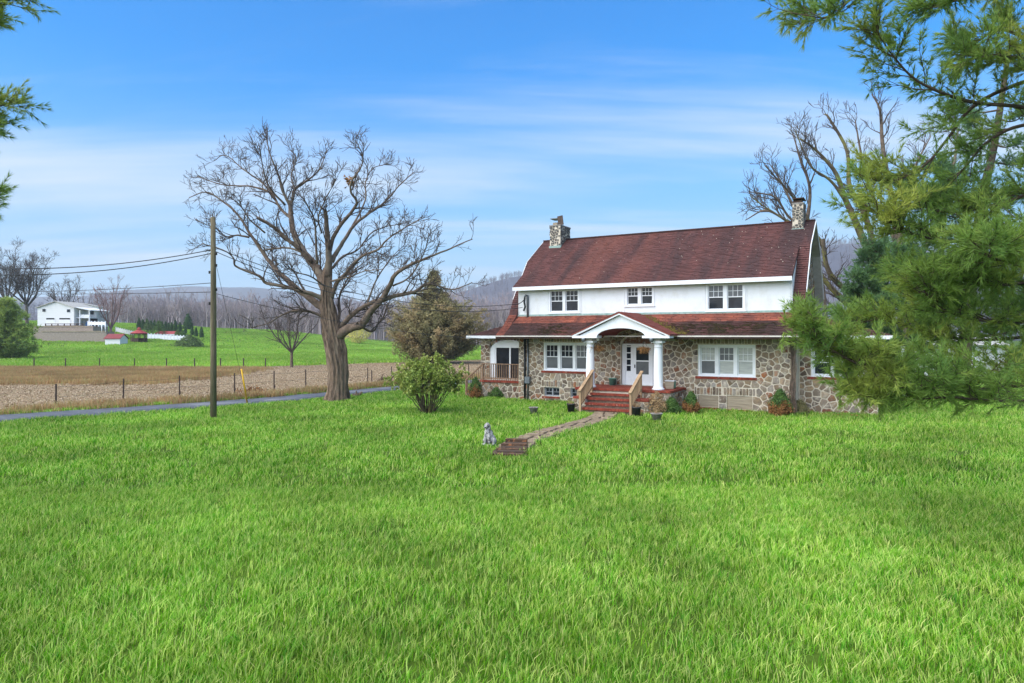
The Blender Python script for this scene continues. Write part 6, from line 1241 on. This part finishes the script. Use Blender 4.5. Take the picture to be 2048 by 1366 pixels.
# dark rail and white fences
fl = empty('rail_fence', (W(90, 164), 164.2, Z(653, 164.2))); tag(fl, 'low dark brown rail fence along the hilltop drive', 'fence'); o_ = np.array(fl.location)
for k in range(7): mb = MB(); x = W(91 + k * 12.5, 164.2) - o_[0]; mb.box(x - .09, x + .09, -.08, .08, 0, .75); mb.build('post', M['dark_plank'], fl)
for z in (.62, .2): mb = MB(); mb.box(W(91, 164.2) - o_[0], W(166, 164.2) - o_[0], -.1, -.082, z - .08, z + .08); mb.build('rail', M['dark_plank'], fl)
def picket(label, a, b, n, h=1.15, gap=True):
    a = np.array(a, float); b = np.array(b, float); t = empty('panel_fence', a); tag(t, label, 'fence', 'white vinyl fences'); d = (b - a)
    for k in range(n + 1): p = d * k / n; mb = MB(); mb.box(p[0] - .09, p[0] + .09, p[1] - .09, p[1] + .09, p[2] - .3, p[2] + h + .15); mb.build('post', M['white'], t)
    for k in range(n):
        p, q = d * k / n, d * (k + 1) / n; mb = MB(); e = (q - p); mb.bar(p + (0, 0, h / 2) + e * .02, q + (0, 0, h / 2) - e * .02, .05, h * .86); mb.build('panel', M['white'], t)
picket('white vinyl fence on the terrace beside the hilltop house', (W(176, 166), 166, Z(650, 166)), (W(211, 164), 164, Z(650.5, 164)), 5, .85)
for i, (pa, pb2) in enumerate(((200, 208), (207, 215))):
    a = np.array((W(pa, 159), 159.5, Z(650, 159))); b = np.array((W(pb2 + 2, 156), 154.8, Z(664, 154.8))); mb = MB(); mb.bar(a + (0, 0, .35), b + (0, 0, .35), .08, .8); tag(mb.build('stair_rail', M['white']), ('left', 'right')[i] + ' white railing of the steps down from the terrace', 'railing', 'terrace stair railings')
picket('white fence running downhill behind the far gazebo', far(232, 186, .1), far(268, 176, 0), 8, 1.2); picket('white fence along the lawn in front of the red-roofed shed', far(296, 168), far(374, 166), 12, 1.25)
# small shed, gazebo, red-roofed shed
def gable_shed(name, label, pxa, pxb, Y, py_b, py_e, py_r, dep, wm, rm, rot=0, doors=None):
    a, b = W(pxa, Y), W(pxb, Y); zb_ = Z(py_b, Y); t = empty(name, ((a + b) / 2, Y, zb_)); tag(t, label, 'shed'); hwid = (b - a) / 2; ze_, zr = Z(py_e, Y) - zb_, Z(py_r, Y) - zb_
    mb = MB(); V = [(-hwid, 0, -.4), (hwid, 0, -.4), (hwid, dep, -.4), (-hwid, dep, -.4), (-hwid, 0, ze_), (hwid, 0, ze_), (hwid, dep, ze_), (-hwid, dep, ze_), (-hwid, dep / 2, zr - .1), (hwid, dep / 2, zr - .1)]
    mb.add(V, [(0, 1, 5, 4), (1, 2, 6, 9, 5), (2, 3, 7, 6), (3, 0, 4, 8, 7), (3, 2, 1, 0)]); mb.build('wall', wm, t)
    for s_, e in ((-.25, dep / 2), (dep + .25, dep / 2)):
        V = [(-hwid - .2, s_, ze_ - .08), (hwid + .2, s_, ze_ - .08), (hwid + .2, e, zr), (-hwid - .2, e, zr)]; V += [(p, q, r_ + .1) for p, q, r_ in V]; MB().add(V, [(3, 2, 1, 0), (4, 5, 6, 7), (0, 1, 5, 4), (1, 2, 6, 5), (2, 3, 7, 6), (3, 0, 4, 7)]).build('roof', rm, t)
    return t
s1 = gable_shed('garden_shed', 'small white shed with maroon roof on the green slope', 210, 240, 150, 686.5, 677, 668.5, 3.0, M['siding'], M['maroon'])
s2 = gable_shed('garden_shed', 'long open-fronted shed with pale red roof behind the white fence', 311, 353, 176, 676, 668, 663, 3.2, M['red'], M['red'])
mb = MB(); q_ = s2.location; mb.box(W(312, 176) - q_[0], W(334, 176) - q_[0], -.05, -.01, 0, Z(668, 176) - q_[2] - .15); mb.build('dark_bay_panel', M['dark'], s2); mb = MB(); mb.box(W(342, 176) - q_[0], W(346, 176) - q_[0], -.06, -.01, 0, Z(668, 176) - q_[2] - .1); dd = mb.build('door', M['white'], s2); mb = MB(); mb.box(W(311, 176) - q_[0], W(353, 176) - q_[0], -.36, -.26, Z(668.6, 176) - q_[2] - .12, Z(668.6, 176) - q_[2] + .05); mb.build('fascia', M['white'], s2)  # dark sheet on the shed front stands in for shade inside the bay
Yg = 158; gz = empty('gazebo', (W(278, Yg), Yg, Z(683, Yg))); tag(gz, 'dark wooden gazebo with pink-red pyramid roof on the green slope', 'gazebo'); rg = 1.65
for k in range(8): a = k * math.pi / 4 + .39; mb = MB(); mb.box(rg * math.cos(a) - .07, rg * math.cos(a) + .07, rg * math.sin(a) - .07, rg * math.sin(a) + .07, -.3, 1.95); mb.build('post', M['dark_plank'], gz)
for k in range(8):
    if k == 6: continue
    a, b = k * math.pi / 4 + .39, (k + 1) * math.pi / 4 + .39; mb = MB(); mb.bar((rg * math.cos(a), rg * math.sin(a), .45), (rg * math.cos(b), rg * math.sin(b), .45), .05, .7); mb.build('rail_panel', M['dark_plank'], gz); mb = MB(); mb.bar((rg * math.cos(a), rg * math.sin(a), 1.8), (rg * math.cos(b), rg * math.sin(b), 1.8), .05, .25); mb.build('frieze', M['dark_plank'], gz)
mb = MB(); mb.lathe([(2.0, 1.9), (1.1, 2.35), (.42, 2.72), (.4, 2.8)], 8); rf = mb.build('roof', M['red'], gz); mb = MB(); mb.lathe([(.35, 2.8), (.35, 2.95), (.5, 2.97), (.05, 3.3)], 8); mb.build('cupola', M['red'], rf); mb = MB(); mb.lathe([(1.7, -.3), (1.7, .08)], 8); mb.build('floor', M['dark_plank'], gz)
# far right: white building seen under the pine, its car and a porch
Yr = 62.0; rbx = empty('white_building', (W(1900, Yr), Yr, 0)); tag(rbx, 'long low white building glimpsed under the pine on the right', 'building'); lx = rbx.location[0]
mb = MB(); mb.box(W(1838, Yr) - lx, W(2010, Yr) - lx, 0, 7, -.2, Z(690, Yr)); mb.build('wall', M['siding'], rbx); mb = MB(); a, b = W(1834, Yr) - lx, W(2016, Yr) - lx; z0, z1 = Z(690, Yr), Z(668, Yr); mb.add([(a, -.5, z0), (b, -.5, z0), (b, 3.5, z1), (a, 3.5, z1), (b, 7.5, z0), (a, 7.5, z0)], [(0, 1, 2, 3), (3, 2, 4, 5), (0, 3, 5), (1, 4, 2), (5, 4, 1, 0)]); mb.build('roof', M['soffit'], rbx)
for pa in (1851, 1880, 1905): mb = MB(); mb.box(W(pa, Yr) - lx, W(pa + 13, Yr) - lx, -.05, .02, Z(706, Yr), Z(696, Yr)); f_ = mb.build('window', M['white'], rbx); mb = MB(); mb.box(W(pa + 1, Yr) - lx, W(pa + 12, Yr) - lx, -.07, -.04, Z(705, Yr), Z(697, Yr)); mb.build('pane', M['glass'], f_)
Yc = 56.0; car = empty('parked_car', (W(1782, Yc), Yc, 0), .4); tag(car, 'white car parked beyond the right wing, seen between posts', 'car')
mb = MB(); mb.prism([(-2.1, .35), (2.1, .35), (2.15, .8), (1.3, .92), (.7, 1.45), (-1.1, 1.5), (-1.9, 1.0), (-2.15, .9)], -.85, .85); mb.build('body', M['white'], car); mb = MB(); mb.prism([(1.15, .95), (.65, 1.38), (-1.0, 1.42), (-1.6, 1.0)], -.87, .87); mb.build('window', M['glass'], car)
for x in (-1.35, 1.35):
    for y in (-.8, .8): mb = MB(); w_ = mb.lathe([(.05, -.1), (.33, -.1), (.33, .1), (.05, .1)], 14).build('wheel', M['pot'], car); w_.location = (x, y, .33); w_.rotation_euler = (R(90), 0, 0)
for i, px in enumerate((1761, 1771, 1806)): p = np.array((W(px, 40), 40, 0)); mb = MB(); mb.box(-.05, .05, -.05, .05, -.2, 3.0); mb.box(-.08, .08, -.08, .08, 2.9, 3.0); mb.box(-.08, .08, -.08, .08, 0, .15); tag(mb.build('porch_post', M['white'], None, loc=p), ('leftmost', 'middle', 'rightmost')[i] + ' thin white post beyond the right wing', 'post', 'white posts beyond the right wing')
# ------------------------------------------------------------------ haze
hb = MB(); hb.box(-4900, 4900, -1600, 4100, -6, 228); hz_o = hb.build('haze', None); tag(hz_o, kind='stuff')
hm_ = bpy.data.materials.new('haze_air'); hm_.use_nodes = True; nt = hm_.node_tree; nt.nodes.clear(); o_ = nt.nodes.new('ShaderNodeOutputMaterial'); pv = nt.nodes.new('ShaderNodeVolumePrincipled'); pv.inputs['Color'].default_value = (.80, .90, 1.0, 1); pv.inputs['Density'].default_value = .00024; pv.inputs['Anisotropy'].default_value = .1; nt.links.new(pv.outputs[0], o_.inputs['Volume']); hz_o.data.materials.append(hm_)
